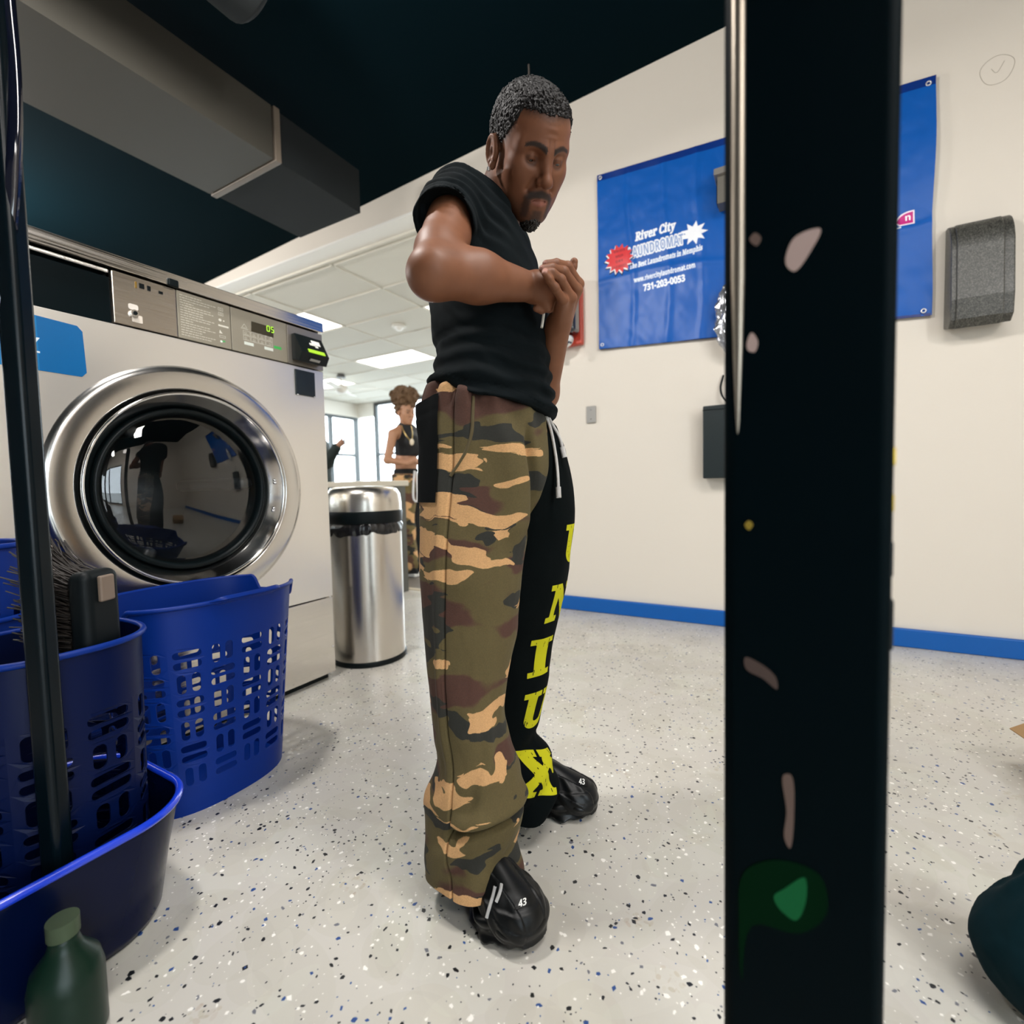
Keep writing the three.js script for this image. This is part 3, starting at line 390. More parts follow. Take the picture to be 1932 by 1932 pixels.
// ---------------------------------------------------------------- things on the back wall
{
  const t = thing('banner', 'wide glossy blue vinyl banner with white laundromat lettering pinned to the wall', 'banner', V(0, 0, 0));
  const x0 = -1.08, x1 = 0.603, yl = [1.752, 2.85], yr = [1.655, 2.772], Wd = x1 - x0, S = 1200, CW = 2020, CH = 1316;
  const print = canvas(CW, CH, (g) => {
    g.fillStyle = '#0857ae'; g.fillRect(0, 0, CW, CH); g.fillStyle = '#07307c'; g.fillRect(0, 0, CW, 46);
    const put = (X, Y, a, f) => { const u = (X - x0) / Wd, top = lerp(yl[1], yr[1], u), bot = lerp(yl[0], yr[0], u); g.save(); g.translate(u * CW, (top - Y) / (top - bot) * CH); g.rotate(a); f(); g.restore(); };
    const text = (s, X, Y, h, w, font, fill, stroke, sw, a = -0.075) => put(X, Y, a, () => { g.font = font.replace('@', Math.round(h)); const m = g.measureText(s).width; g.scale(w / m, 1); g.textAlign = 'center'; g.textBaseline = 'middle'; g.lineJoin = 'round'; if (stroke) { g.strokeStyle = stroke; g.lineWidth = sw; g.strokeText(s, 0, 0); } g.fillStyle = fill; g.fillText(s, 0, 0); });
    const burst = (X, Y, r0, r1, n, fill, sx = 1) => put(X, Y, 0, () => { g.fillStyle = fill; g.beginPath(); for (let i = 0; i < 2 * n; i++) { const r = i % 2 ? r0 : r1, q = i * Math.PI / n; g.lineTo(Math.cos(q) * r * sx, Math.sin(q) * r); } g.fill(); });
    text('River City', -0.72, 2.405, 82, 290, 'italic bold @px serif', '#f4f6fb', '#f4f6fb', 7);
    text('LAUNDROMAT', -0.715, 2.315, 100, 400, 'bold @px sans-serif', '#b9c6e2', '#f4f6fb', 22);
    text('LAUNDROMAT', -0.715, 2.315, 100, 400, 'bold @px sans-serif', '#8fa6d2');
    burst(-0.49, 2.335, 46, 82, 9, '#f4f6fb', 1.15); put(-0.535, 2.33, -0.2, () => { g.fillStyle = '#f4f6fb'; g.fillRect(-30, -12, 60, 24); });
    text('The Best Laundromats in Memphis', -0.66, 2.235, 50, 520, 'italic bold @px serif', '#f0f3fa', '#f0f3fa', 3);
    text('www.rivercitylaundromat.com', -0.665, 2.145, 50, 440, 'bold @px sans-serif', '#f0f3fa', '#f0f3fa', 2);
    text('731-203-0053', -0.665, 2.085, 66, 300, 'bold @px sans-serif', '#f4f6fb', '#f4f6fb', 4);
    burst(-0.943, 2.285, 86, 122, 14, '#0a1f4e'); burst(-0.945, 2.29, 80, 112, 14, '#f2f2f4'); burst(-0.94, 2.297, 80, 110, 14, '#d8363a');
    for (let i = 0; i < 4; i++) text(['NOW OPEN', 'WASH', 'DRY', 'FOLD SERVICE'][i], -0.94, 2.345 - i * 0.032, 26, [90, 60, 60, 110][i], 'bold @px sans-serif', '#7c1f2a');
    put(0.498, 2.14, -0.04, () => { g.fillStyle = '#f4e6f0'; g.beginPath(); g.moveTo(-62, 12); g.quadraticCurveTo(-30, -44, 46, -40); g.lineTo(46, 38); g.lineTo(-34, 38); g.fill(); g.fillStyle = '#c5227f'; g.beginPath(); g.moveTo(-48, 14); g.quadraticCurveTo(-24, -34, 38, -32); g.lineTo(38, 30); g.lineTo(-28, 30); g.fill(); g.font = 'bold 52px sans-serif'; g.fillStyle = '#f4f6fb'; g.textAlign = 'center'; g.textBaseline = 'middle'; g.fillText('n', 10, -4); });
    put(0.455, 2.10, -0.1, () => { g.fillStyle = '#e8eef8'; g.fillRect(-60, -5, 90, 9); });
  });
  const nx = 140, ny = 96, pos = [], uv = [], idx = [];
  const fold = (u, v) => { const X = u * Wd, Y = v * 1.1; let z = 0.006 * (Math.abs(fbm(X * 3.2, Y * 3.0, 2, 3)) * 2 - 0.4) + 0.005 * fbm(X * 8, Y * 6, 8, 3); for (const c of [0.215, 0.43, 0.62, 0.98, 1.3]) z += 0.0038 * Math.exp(-Math.pow((X - c - 0.02 * Math.sin(Y * 5)) / 0.016, 2)); z += 0.0038 * Math.exp(-Math.pow((Y - 0.42 - 0.03 * Math.sin(X * 4)) / 0.02, 2)); return 0.022 + z; };
  for (let j = 0; j <= ny; j++) for (let i = 0; i <= nx; i++) { const u = i / nx, v = j / ny, e = 0.004 * Math.sin(v * 9 + 1) * (u > 0.95 ? 1 : 0); pos.push(x0 + Wd * u + e, lerp(lerp(yl[0], yr[0], u), lerp(yl[1], yr[1], u), v), WZ + fold(u, v)); uv.push(u, v); }
  for (let j = 0; j < ny; j++) for (let i = 0; i < nx; i++) { const a = j * (nx + 1) + i; idx.push(a, a + 1, a + nx + 1, a + nx + 1, a + 1, a + nx + 2); }
  const g = new THREE.BufferGeometry(); g.setAttribute('position', new THREE.Float32BufferAttribute(pos, 3)); g.setAttribute('uv', new THREE.Float32BufferAttribute(uv, 2)); g.setIndex(idx); g.computeVertexNormals();
  part('vinyl_sheet', g, MP(0xffffff, 0.36, { map: print, specularIntensity: 0.55, side: THREE.DoubleSide }), t);
  const hem = (ya, yb, h) => { const q = box(Wd, h, 0.006, 0, 0, 0); q.rotateZ(Math.atan2(yb - ya, Wd)); return q.translate((x0 + x1) / 2, (ya + yb) / 2, WZ + 0.017); };
  const hemM = MP(lin(0.004, 0.02, 0.16), 0.3); part('hem', hem(yl[1] - 0.004, yr[1] - 0.004, 0.012), hemM, t); part('hem', hem(yl[0] + 0.004, yr[0] + 0.004, 0.012), hemM, t);
  for (const [x, y] of [[x0 + 0.022, yl[1] - 0.022], [x0 + 0.022, yl[0] + 0.024], [x1 - 0.03, yr[1] - 0.03], [x1 - 0.03, yr[0] + 0.024]]) part('grommet', new THREE.TorusGeometry(0.009, 0.003, 8, 18).translate(x, y, WZ + 0.026), M(lin(0.8, 0.8, 0.8), 0.3, { metalness: 0.6 }), t);
}
{ // grey speckled towel dispenser
  const t = thing('towel_dispenser', 'speckled grey curved towel dispenser mounted on the wall at the right', 'dispenser', V(0.762, 1.56, WZ));
  const speck = pixels(256, 256, (x, y, c) => { const n = vnoise(x / 2.2, y / 2.2, 3) + 0.5 * vnoise(x / 5, y / 5, 7), v = clamp(64 + 40 * n, 10, 150); c[0] = v; c[1] = v; c[2] = v * 0.93; }, true);
  const body = MP(0xffffff, 0.42, { map: rep(speck, 5), clearcoat: 0.25, clearcoatRoughness: 0.3 });
  const side = []; const H = 0.49; for (let i = 0; i <= 20; i++) { const a = i / 20 * Math.PI / 2; side.push([0.10 * Math.sin(Math.PI / 2 - a) + 0.012, H - 0.16 + 0.16 * Math.sin(a)]); }
  const prof = [[0, 0.02], [0.085, 0.0], [0.118, 0.03], [0.125, 0.12], ...side, [0, H]];
  part('back_shell', boxUV(prism(prof, 0.205, 0.006).rotateY(-Math.PI / 2).translate(0.1025, 0, 0)), body, t);
  const fr = [[0.05, 0.005], [0.092, -0.004], [0.128, 0.03], [0.135, 0.12], ...side.slice(0, 15).map(([z, y]) => [z + 0.011, y + 0.004]), [0.03, H - 0.04]];
  part('front_cover', boxUV(prism(fr, 0.152, 0.005).rotateY(-Math.PI / 2).translate(0.0665, 0, 0)), body, t);
  part('serrated_edge', rbox(0.16, 0.008, 0.02, 0.003, -0.01, 0.004, 0.085), M(lin(0.5, 0.5, 0.48), 0.3, { metalness: 0.7 }), t);
}
{ // dark towel dispenser with red side behind the hands
  const t = thing('towel_dispenser', 'black-fronted towel dispenser with red side panel on the wall behind the man\'s hands', 'dispenser', V(-1.305, 1.80, WZ));
  part('housing', rbox(0.23, 0.42, 0.05, 0.010, 0, 0.21, 0.025), MP(lin(0.50, 0.055, 0.03), 0.35), t, null, 'red backing panel');
  part('front_cover', rbox(0.226, 0.36, 0.115, 0.03, -0.004, 0.235, 0.107, 4), MP(lin(0.006, 0.010, 0.018), 0.15, { clearcoat: 1 }), t, null, 'dark glossy cover');
  const roll = new THREE.SphereGeometry(0.075, 24, 14, 0, 6.3, 1.35, 1.8).scale(1.1, 0.75, 1).translate(-0.01, 0.03, 0.10);
  const mott = pixels(128, 64, (x, y, c) => { const d = fbm(x / 9, y / 9, 2, 3) > 0.12; c[0] = d ? 40 : 225; c[1] = d ? 46 : 225; c[2] = d ? 70 : 222; }, true);
  part('paper_roll', roll, M(0xffffff, 0.6, { map: mott, side: THREE.DoubleSide }), t);
  part('paper_end', rbox(0.04, 0.05, 0.012, 0.004, -0.02, -0.045, 0.10), M(lin(0.75, 0.73, 0.68), 0.8), t);
}
{ const t = thing('switch_plate', 'small blank metal switch plate on the wall right of the drawstring', 'switch plate', V(-1.147, 1.335, WZ)); part('plate', rbox(0.066, 0.112, 0.012, 0.004, 0, 0, 0.006), M(lin(0.36, 0.35, 0.33), 0.45, { metalness: 0.5 }), t); for (const s of [-0.03, 0.03]) part('screw', cyl(0.0035, 0.003, 0, 0, 0, 10).rotateX(Math.PI / 2).translate(0, s, 0.0125), chrome, t); }
{ const t = thing('wall_box', 'black wall-mounted box showing left of the black post at waist height', 'box', V(-0.30, 0.888, WZ)); part('box_body', rbox(0.265, 0.42, 0.10, 0.008, 0, 0.21, 0.05), MP(lin(0.012, 0.02, 0.022), 0.4), t); part('cable', tube([V(0.02, 0.42, 0.05), V(-0.03, 0.47, 0.04), V(-0.045, 0.53, 0.02), V(-0.03, 0.60, 0.012)], 0.006, 20, 6), blackPlastic, t); part('lid_seam', rbox(0.268, 0.004, 0.104, 0.001, 0, 0.395, 0.05), blackPlastic, t); }
{ const t = thing('soap_dispenser', 'grey metal box with sloping cap on the banner, mostly behind the black post', 'dispenser', V(-0.255, 2.40, WZ + 0.035)); part('housing', rbox(0.19, 0.16, 0.10, 0.004, 0, 0.085, 0.05), M(lin(0.13, 0.12, 0.10), 0.5), t); part('cap', prism([[0, 0.15], [0.125, 0.15], [0.12, 0.185], [0, 0.245]], 0.215, 0.003).rotateY(-Math.PI / 2).translate(0.1075, 0, 0), M(lin(0.33, 0.31, 0.28), 0.4, { metalness: 0.4 }), t); part('side_window', rbox(0.006, 0.12, 0.06, 0.002, -0.098, 0.08, 0.05), blackPlastic, t); }
{ const t = thing('foil_bag', 'crinkled silvery bag hanging against the wall left of the black post', 'bag', V(-0.285, 1.79, WZ + 0.085)); const g = new THREE.SphereGeometry(0.1, 64, 64).toNonIndexed(), m = mergeVertices(g.deleteAttribute('normal').deleteAttribute('uv')), p = m.attributes.position; for (let i = 0; i < p.count; i++) { const v = V().fromBufferAttribute(p, i), k = 1 + 0.6 * fbm(v.x * 46, v.y * 30, v.z * 46, 3); p.setXYZ(i, v.x * 0.78 * k, v.y * 2.0, v.z * 0.40 * k); } m.computeVertexNormals(); part('foil', m, MP(lin(0.62, 0.64, 0.68), 0.18, { metalness: 0.85 }), t); part('strap', tube([V(0, 0.2, 0), V(0.01, 0.26, -0.02), V(0, 0.32, -0.05)], 0.004, 10, 6), blackPlastic, t); }
{ const c = onPlane(1881, 132, 'z', WZ), t = thing('wall_mark', 'faint pencilled circle with a tick on the wall near the upper right corner', 'wall mark', V(c.x, c.y, WZ + 0.0008)); const ring = []; for (let i = 0; i < 40; i++) { const a = i / 40 * 6.283; ring.push(V(Math.cos(a) * 0.058 * (1 + 0.06 * Math.sin(3 * a)), Math.sin(a) * 0.062, 0)); } const pc = M(lin(0.42, 0.38, 0.32), 0.9); part('pencil_ring', tube(ring, 0.0009, 80, 4, true), pc, t); part('pencil_tick', tube([V(-0.02, 0.012, 0), V(-0.002, -0.012, 0), V(0.025, 0.03, 0)], 0.0009, 12, 4), pc, t); }
// ---------------------------------------------------------------- distance-field modelling
const smin = (a, b, k) => { const h = Math.max(k - Math.abs(a - b), 0) / k; return Math.min(a, b) - h * h * k * 0.25; };
const smax = (a, b, k) => -smin(-a, -b, k);
function cap(x, y, z, a, b, ra, rb) { const bx = b[0] - a[0], by = b[1] - a[1], bz = b[2] - a[2], px = x - a[0], py = y - a[1], pz = z - a[2]; let h = (px * bx + py * by + pz * bz) / (bx * bx + by * by + bz * bz); h = h < 0 ? 0 : h > 1 ? 1 : h; const dx = px - bx * h, dy = py - by * h, dz = pz - bz * h; return Math.sqrt(dx * dx + dy * dy + dz * dz) - (ra + (rb - ra) * h); }
function ell(x, y, z, cx, cy, cz, rx, ry, rz) { const px = (x - cx) / rx, py = (y - cy) / ry, pz = (z - cz) / rz, k0 = Math.sqrt(px * px + py * py + pz * pz), qx = px / rx, qy = py / ry, qz = pz / rz, k1 = Math.sqrt(qx * qx + qy * qy + qz * qz); return k1 < 1e-9 ? -Math.min(rx, ry, rz) : k0 * (k0 - 1) / k1; }
const sph = (x, y, z, cx, cy, cz, r) => Math.sqrt((x - cx) ** 2 + (y - cy) ** 2 + (z - cz) ** 2) - r;
// surface nets: one smooth mesh of the zero set of f inside a box; col gives linear vertex colours
function snet(f, lo, hi, h, col) {
  const nx = Math.ceil((hi[0] - lo[0]) / h) + 1, ny = Math.ceil((hi[1] - lo[1]) / h) + 1, nz = Math.ceil((hi[2] - lo[2]) / h) + 1, g = new Float32Array(nx * ny * nz), B = 6, reach = B * h * 0.866 * 1.7;
  for (let bz = 0; bz < nz; bz += B) for (let by = 0; by < ny; by += B) for (let bx = 0; bx < nx; bx += B) {
    const d = f(lo[0] + (bx + B / 2) * h, lo[1] + (by + B / 2) * h, lo[2] + (bz + B / 2) * h), far = Math.abs(d) > reach;
    for (let z = bz; z < Math.min(bz + B, nz); z++) for (let y = by; y < Math.min(by + B, ny); y++) for (let x = bx; x < Math.min(bx + B, nx); x++) g[(z * ny + y) * nx + x] = far ? d : f(lo[0] + x * h, lo[1] + y * h, lo[2] + z * h);
  }
  const id = new Int32Array(nx * ny * nz).fill(-1), pos = [], idx = [], off = [0, 1, nx, nx + 1, nx * ny, nx * ny + 1, nx * ny + nx, nx * ny + nx + 1];
  const E = [[0, 1], [0, 2], [0, 4], [1, 3], [1, 5], [2, 3], [2, 6], [3, 7], [4, 5], [4, 6], [5, 7], [6, 7]];
  for (let z = 0; z < nz - 1; z++) for (let y = 0; y < ny - 1; y++) for (let x = 0; x < nx - 1; x++) {
    const o = (z * ny + y) * nx + x; let m = 0; for (let k = 0; k < 8; k++) if (g[o + off[k]] < 0) m |= 1 << k; if (m === 0 || m === 255) continue;
    let sx = 0, sy = 0, sz = 0, n = 0; for (const [a, b] of E) { if (((m >> a) & 1) === ((m >> b) & 1)) continue; const va = g[o + off[a]], vb = g[o + off[b]], t = va / (va - vb); sx += lerp(a & 1, b & 1, t); sy += lerp((a >> 1) & 1, (b >> 1) & 1, t); sz += lerp(a >> 2, b >> 2, t); n++; }
    id[o] = pos.length / 3; pos.push(lo[0] + (x + sx / n) * h, lo[1] + (y + sy / n) * h, lo[2] + (z + sz / n) * h);
  }
  for (let z = 1; z < nz - 1; z++) for (let y = 1; y < ny - 1; y++) for (let x = 1; x < nx - 1; x++) {
    const o = (z * ny + y) * nx + x, s = g[o] < 0; const quad = (a, b, c, d, fl) => { if (a < 0 || b < 0 || c < 0 || d < 0) return; fl ? idx.push(a, b, c, a, c, d) : idx.push(a, c, b, a, d, c); };
    if (s !== g[o + 1] < 0) quad(id[o], id[o - nx], id[o - nx - nx * ny], id[o - nx * ny], s);
    if (s !== g[o + nx] < 0) quad(id[o], id[o - nx * ny], id[o - 1 - nx * ny], id[o - 1], s);
    if (s !== g[o + nx * ny] < 0) quad(id[o], id[o - 1], id[o - 1 - nx], id[o - nx], s);
  }
  const n = pos.length / 3, nor = new Float32Array(n * 3), e = h * 0.6;
  for (let i = 0; i < n; i++) { const x = pos[3 * i], y = pos[3 * i + 1], z = pos[3 * i + 2], a = f(x + e, y, z) - f(x - e, y, z), b = f(x, y + e, z) - f(x, y - e, z), c = f(x, y, z + e) - f(x, y, z - e), l = Math.hypot(a, b, c) || 1; nor[3 * i] = a / l; nor[3 * i + 1] = b / l; nor[3 * i + 2] = c / l; }
  const geo = new THREE.BufferGeometry(); geo.setAttribute('position', new THREE.Float32BufferAttribute(pos, 3)); geo.setAttribute('normal', new THREE.BufferAttribute(nor, 3)); geo.setIndex(idx);
  const uv = new Float32Array(n * 2); for (let i = 0; i < n; i++) { const ax = Math.abs(nor[3 * i]), ay = Math.abs(nor[3 * i + 1]), az = Math.abs(nor[3 * i + 2]); uv[2 * i] = ax > ay && ax > az ? pos[3 * i + 2] : pos[3 * i]; uv[2 * i + 1] = ay > ax && ay > az ? pos[3 * i + 2] : pos[3 * i + 1]; }
  geo.setAttribute('uv', new THREE.BufferAttribute(uv, 2));
  if (col) { const cs = new Float32Array(n * 3); for (let i = 0; i < n; i++) { const c = col(pos[3 * i], pos[3 * i + 1], pos[3 * i + 2]); cs[3 * i] = c[0]; cs[3 * i + 1] = c[1]; cs[3 * i + 2] = c[2]; } geo.setAttribute('color', new THREE.BufferAttribute(cs, 3)); }
  return geo;
}
const arr = (v) => [v.x, v.y, v.z], A = (px, py, d) => arr(at(px, py, d));
const YAW = camera.rotation.y, RT = V(Math.cos(YAW), 0, -Math.sin(YAW)), FW = V(-Math.sin(YAW), 0, -Math.cos(YAW)), UP = V(0, 1, 0);
// ---------------------------------------------------------------- head (local: x his left, y up, z forward)
function headFrame(ya, pitch, roll, pos) {
  const f0 = RT.clone().multiplyScalar(Math.cos(ya)).addScaledVector(FW, -Math.sin(ya)), l0 = RT.clone().multiplyScalar(Math.sin(ya)).addScaledVector(FW, Math.cos(ya));
  const f = f0.clone().multiplyScalar(Math.cos(pitch)).addScaledVector(UP, -Math.sin(pitch)); let u = UP.clone().multiplyScalar(Math.cos(pitch)).addScaledVector(f0, Math.sin(pitch));
  const l = l0.clone().multiplyScalar(Math.cos(roll)).addScaledVector(u, Math.sin(roll)); u = u.multiplyScalar(Math.cos(roll)).addScaledVector(l0, -Math.sin(roll));
  const m = new THREE.Matrix4().makeBasis(l, u, f).setPosition(pos), inv = m.clone().invert().elements;
  return { m, toL: (x, y, z) => [inv[0] * x + inv[4] * y + inv[8] * z + inv[12], inv[1] * x + inv[5] * y + inv[9] * z + inv[13], inv[2] * x + inv[6] * y + inv[10] * z + inv[14]], w: (x, y, z) => arr(V(x, y, z).applyMatrix4(m)) };
}
const skull = (x, y, z) => { let d = ell(x, y, z, 0, 0.040, -0.014, 0.0755, 0.086, 0.098); d = smin(d, ell(x, y, z, 0, 0.052, 0.036, 0.062, 0.056, 0.053), 0.03); return d; };
function headSDF(X, y, z) {
  const x = Math.abs(X); let d = skull(x, y, z);
  d = smin(d, ell(x, y, z, 0, -0.018, 0.032, 0.061, 0.080, 0.060), 0.03); d = smin(d, ell(x, y, z, 0.034, -0.045, 0.048, 0.026, 0.036, 0.026), 0.03);
  d = smin(d, ell(x, y, z, 0, -0.060, 0.030, 0.050, 0.046, 0.054), 0.03);
  d = smin(d, cap(x, y, z, [0.050, -0.045, 0.004], [0.020, -0.096, 0.066], 0.016, 0.016), 0.03);
  d = smin(d, ell(x, y, z, 0, -0.097, 0.073, 0.022, 0.018, 0.020), 0.022);
  d = smin(d, ell(x, y, z, 0.043, -0.012, 0.056, 0.022, 0.020, 0.020), 0.03);          // cheekbone
  d = smin(d, cap(x, y, z, [0.048, 0.028, 0.064], [0.010, 0.0265, 0.087], 0.0115, 0.0115), 0.016);    // brow
  d = smax(d, -ell(x, y, z, 0.032, 0.010, 0.099, 0.021, 0.0145, 0.022), 0.012);                // socket
  d = smin(d, cap(x, y, z, [0, 0.026, 0.083], [0, -0.020, 0.106], 0.0095, 0.011), 0.014);      // nose
  d = smin(d, ell(x, y, z, 0, -0.026, 0.110, 0.0135, 0.0115, 0.0125), 0.008);
  d = smin(d, ell(x, y, z, 0.0135, -0.030, 0.098, 0.0085, 0.0085, 0.011), 0.007);
  d = smax(d, -ell(x, y, z, 0.0075, -0.039, 0.104, 0.0042, 0.0040, 0.0062), 0.003);
  d = smin(d, ell(x, y, z, 0, -0.064, 0.078, 0.030, 0.026, 0.0185), 0.016);                       // muzzle
  d = smax(d, -cap(x, y, z, [0.021, -0.032, 0.092], [0.029, -0.046, 0.084], 0.0016, 0.0004), 0.016);   // laugh line
  d = smin(d, cap(x, y, z, [0, -0.0585, 0.0955], [0.021, -0.0645, 0.0835], 0.0052, 0.003), 0.005);
  d = smin(d, cap(x, y, z, [0, -0.0705, 0.0945], [0.018, -0.0675, 0.0850], 0.0062, 0.0035), 0.005);
  d = smax(d, -cap(x, y, z, [0, -0.0640, 0.103], [0.024, -0.0660, 0.088], 0.0016, 0.0012), 0.003);
  const lid = smax(sph(x, y, z, 0.032, 0.0105, 0.0725, 0.0140), -(y - 0.0075 + (0.086 - z) * 0.35 + Math.abs(x - 0.032) * 0.12), 0.002);     // upper lid, lowered
  d = smin(d, lid, 0.004);
  d = smin(d, smax(sph(x, y, z, 0.032, 0.0100, 0.0722, 0.0138), y - 0.0012 + (z - 0.086) * 0.2, 0.002), 0.004);
  // ear: shell with a raised helix and a hollow
  const ey = y + 0.003, ez = z + 0.010 + 0.12 * (y + 0.003); const ear = ell(x, ey, ez, 0.0775, 0, 0, 0.0085, 0.0305, 0.0180);
  const q = Math.sqrt((ey / 1.55) ** 2 + ez ** 2) - 0.0152, helix = Math.sqrt(q * q + ((x - 0.0845 - ez * -0.22) * 1.0) ** 2) - 0.0034;
  let e = smin(ear, helix + (ey < -0.016 && ez > 0 ? 0.004 : 0), 0.004); e = smax(e, -ell(x, ey, ez, 0.089, -0.004, 0.004, 0.0080, 0.0115, 0.0085), 0.003);
  e = smin(e, sph(x, ey, ez, 0.0805, -0.028, 0.004, 0.0072), 0.006);
  d = smin(d, e, 0.004);
  if (d < 0.02) { d -= 0.0009 * Math.sin(x * 2 + y * 420) * sstep(0.02, 0.0, Math.abs(x)) * sstep(0.045, 0.052, y) * sstep(0.075, 0.06, y); d += 0.0012 * Math.exp(-Math.pow((x - 0.006) / 0.0022, 2)) * sstep(0.022, 0.03, y) * sstep(0.05, 0.04, y) * (z > 0.05 ? 1 : 0); }
  return d;
}
const inHair = (X, y, z) => { const x = Math.abs(X); const front = 0.086 - 0.05 * sstep(0.05, 0.064, x) * 0 - y; // positive below the hairline
  const line = z > 0.052 ? 0.083 - y + 0.10 * x * 0 : z > 0.028 ? lerp(0.032, 0.060, (z - 0.028) / 0.024) - y : z > 0.008 ? lerp(0.012, 0.032, (z - 0.008) / 0.02) - y : z > -0.03 ? lerp(0.030, 0.012, (z + 0.03) / 0.038) - y : lerp(-0.050, 0.030, clamp((z + 0.085) / 0.055, 0, 1)) - y; return line; };
const man = (() => {
  const HF = headFrame(1.0104, 0.7389, 0.1598, at(995.12, 292.78, 1.0932));
  const shR = A(860, 396, 1.065), elR = A(816, 517, 0.885), wrR = A(1006, 543, 1.005), shL = A(965, 485, 1.32), elL = A(1020, 742, 1.22), wrL = A(1054, 612, 1.075);
  const neck0 = A(928, 425, 1.20), neck1 = HF.w(0, -0.035, -0.030), nape = HF.w(0, 0.0, -0.055);
  const muA = A(822, 470, 0.935), muB = A(888, 522, 0.935), fa1 = A(905, 523, 0.945), hump = A(1020, 540, 1.0);
  const FR = [0.0102, 0.0096, 0.0086, 0.0078];
  const fing = [ // left hand: knuckle, two joints, tip
    [[1092, 536, 1.035], [1071, 503, 1.005], [1050, 497, 0.985], [1030, 498, 0.972]],
    [[1089, 547, 1.015], [1064, 513, 0.982], [1042, 506, 0.963], [1024, 507, 0.953]],
    [[1078, 562, 0.995], [1058, 528, 0.960], [1042, 515, 0.947], [1029, 513, 0.942]],
    [[1062, 566, 0.980], [1047, 543, 0.951], [1036, 527, 0.941], [1028, 515, 0.935]]].map((f) => f.map((p) => A(...p)));
  const fingR = [ // right hand, curled inside the left one
    [[1052, 540, 1.03], [1066, 545, 1.05], [1058, 562, 1.06], [1044, 566, 1.05]],
    [[1046, 552, 1.015], [1060, 560, 1.03], [1052, 574, 1.04], [1036, 574, 1.03]],
    [[1038, 560, 1.005], [1048, 572, 1.015], [1036, 582, 1.02], [1022, 580, 1.012]],
    [[1028, 566, 0.998], [1032, 578, 1.005], [1022, 584, 1.01], [1012, 582, 1.004]]].map((f) => f.map((p) => A(...p)));
  const thR = [[1052, 534, 1.05], [1072, 518, 1.055], [1080, 504, 1.05], [1083, 494, 1.045]].map((p) => A(...p)), thL = [[1062, 575, 1.055], [1050, 540, 1.075], [1042, 515, 1.07], [1038, 500, 1.06]].map((p) => A(...p));
  const nails = fing.map((f) => f[3].map((v, i) => v + (f[3][i] - f[2][i]) * 0.15 + (EYE.getComponent(i) - v) * 0.0075 + (i === 1 ? 0.0035 : 0)));
  const handC = A(1052, 548, 1.01), headC = HF.w(0, 0, 0.01);
  function chain(x, y, z, f, r, d, k) { for (let i = 0; i < 3; i++) { const c = cap(x, y, z, f[i], f[i + 1], r * (i === 0 ? 1 : i === 1 ? 0.94 : 0.86), r * (i === 0 ? 0.96 : i === 1 ? 0.88 : 0.74)); d = i === 0 ? Math.min(d, c) : smin(d, c, k); } return smin(d, sph(x, y, z, f[1][0], f[1][1], f[1][2], r * 1.02), 0.003); }
  function skin(x, y, z) {
    let d = 9;
    const hd = sph(x, y, z, ...headC, 0.17);
    if (hd < 0.09) { const [a, b, c] = HF.toL(x, y, z); d = headSDF(a, b, c); } else d = hd + 0.03;
    d = smin(d, cap(x, y, z, neck0, neck1, 0.060, 0.051), 0.022); d = smin(d, cap(x, y, z, neck0, nape, 0.052, 0.044), 0.03);
    d = smin(d, cap(x, y, z, neck0, shR, 0.044, 0.042), 0.03);
    let a = cap(x, y, z, shR, elR, 0.054, 0.043); a = smin(a, cap(x, y, z, elR, fa1, 0.042, 0.046), 0.022); a = smin(a, cap(x, y, z, fa1, wrR, 0.0455, 0.0275), 0.02); a = smin(a, cap(x, y, z, muA, muB, 0.030, 0.030), 0.03);
    d = smin(d, a, 0.02);
    let b = cap(x, y, z, shL, elL, 0.05, 0.043); b = smin(b, cap(x, y, z, elL, wrL, 0.043, 0.0275), 0.02); d = Math.min(d, b);
    if (sph(x, y, z, ...handC, 0.12) < 0.05) {
      let h = 9; for (let i = 0; i < 4; i++) h = smin(h, cap(x, y, z, wrL, fing[i][0], 0.022, 0.0112), 0.014); h = smin(h, cap(x, y, z, wrL, thL[0], 0.02, 0.015), 0.012);
      let q = h; for (let i = 0; i < 4; i++) { const r = FR[0] * [1, 1.02, 0.98, 0.86][i]; let c = chain(x, y, z, fing[i], r, 9, 0.004); q = smin(q, c, i < 9 ? 0.006 : 0); }
      q = smin(q, chain(x, y, z, thL, 0.0112, 9, 0.004), 0.006); d = smin(d, q, 0.004);
      let p = 9; for (let i = 0; i < 4; i++) p = smin(p, cap(x, y, z, wrR, fingR[i][0], 0.024, 0.0125), 0.016); p = smin(p, sph(x, y, z, ...hump, 0.026), 0.02);
      for (let i = 0; i < 4; i++) p = smin(p, chain(x, y, z, fingR[i], 0.0100, 9, 0.004), 0.005); p = smin(p, chain(x, y, z, thR, 0.0115, 9, 0.004), 0.006); d = smin(d, p, 0.003);
      for (let i = 0; i < 4; i++) { const n = sph(x, y, z, ...nails[i], 0.006); if (n < 0.006) d += 0.0006 * sstep(0.003, -0.001, n); }
    }
    return d;
  }
  const base = [0.190, 0.075, 0.037], mixc = (c, t, k) => [lerp(c[0], t[0], k), lerp(c[1], t[1], k), lerp(c[2], t[2], k)];
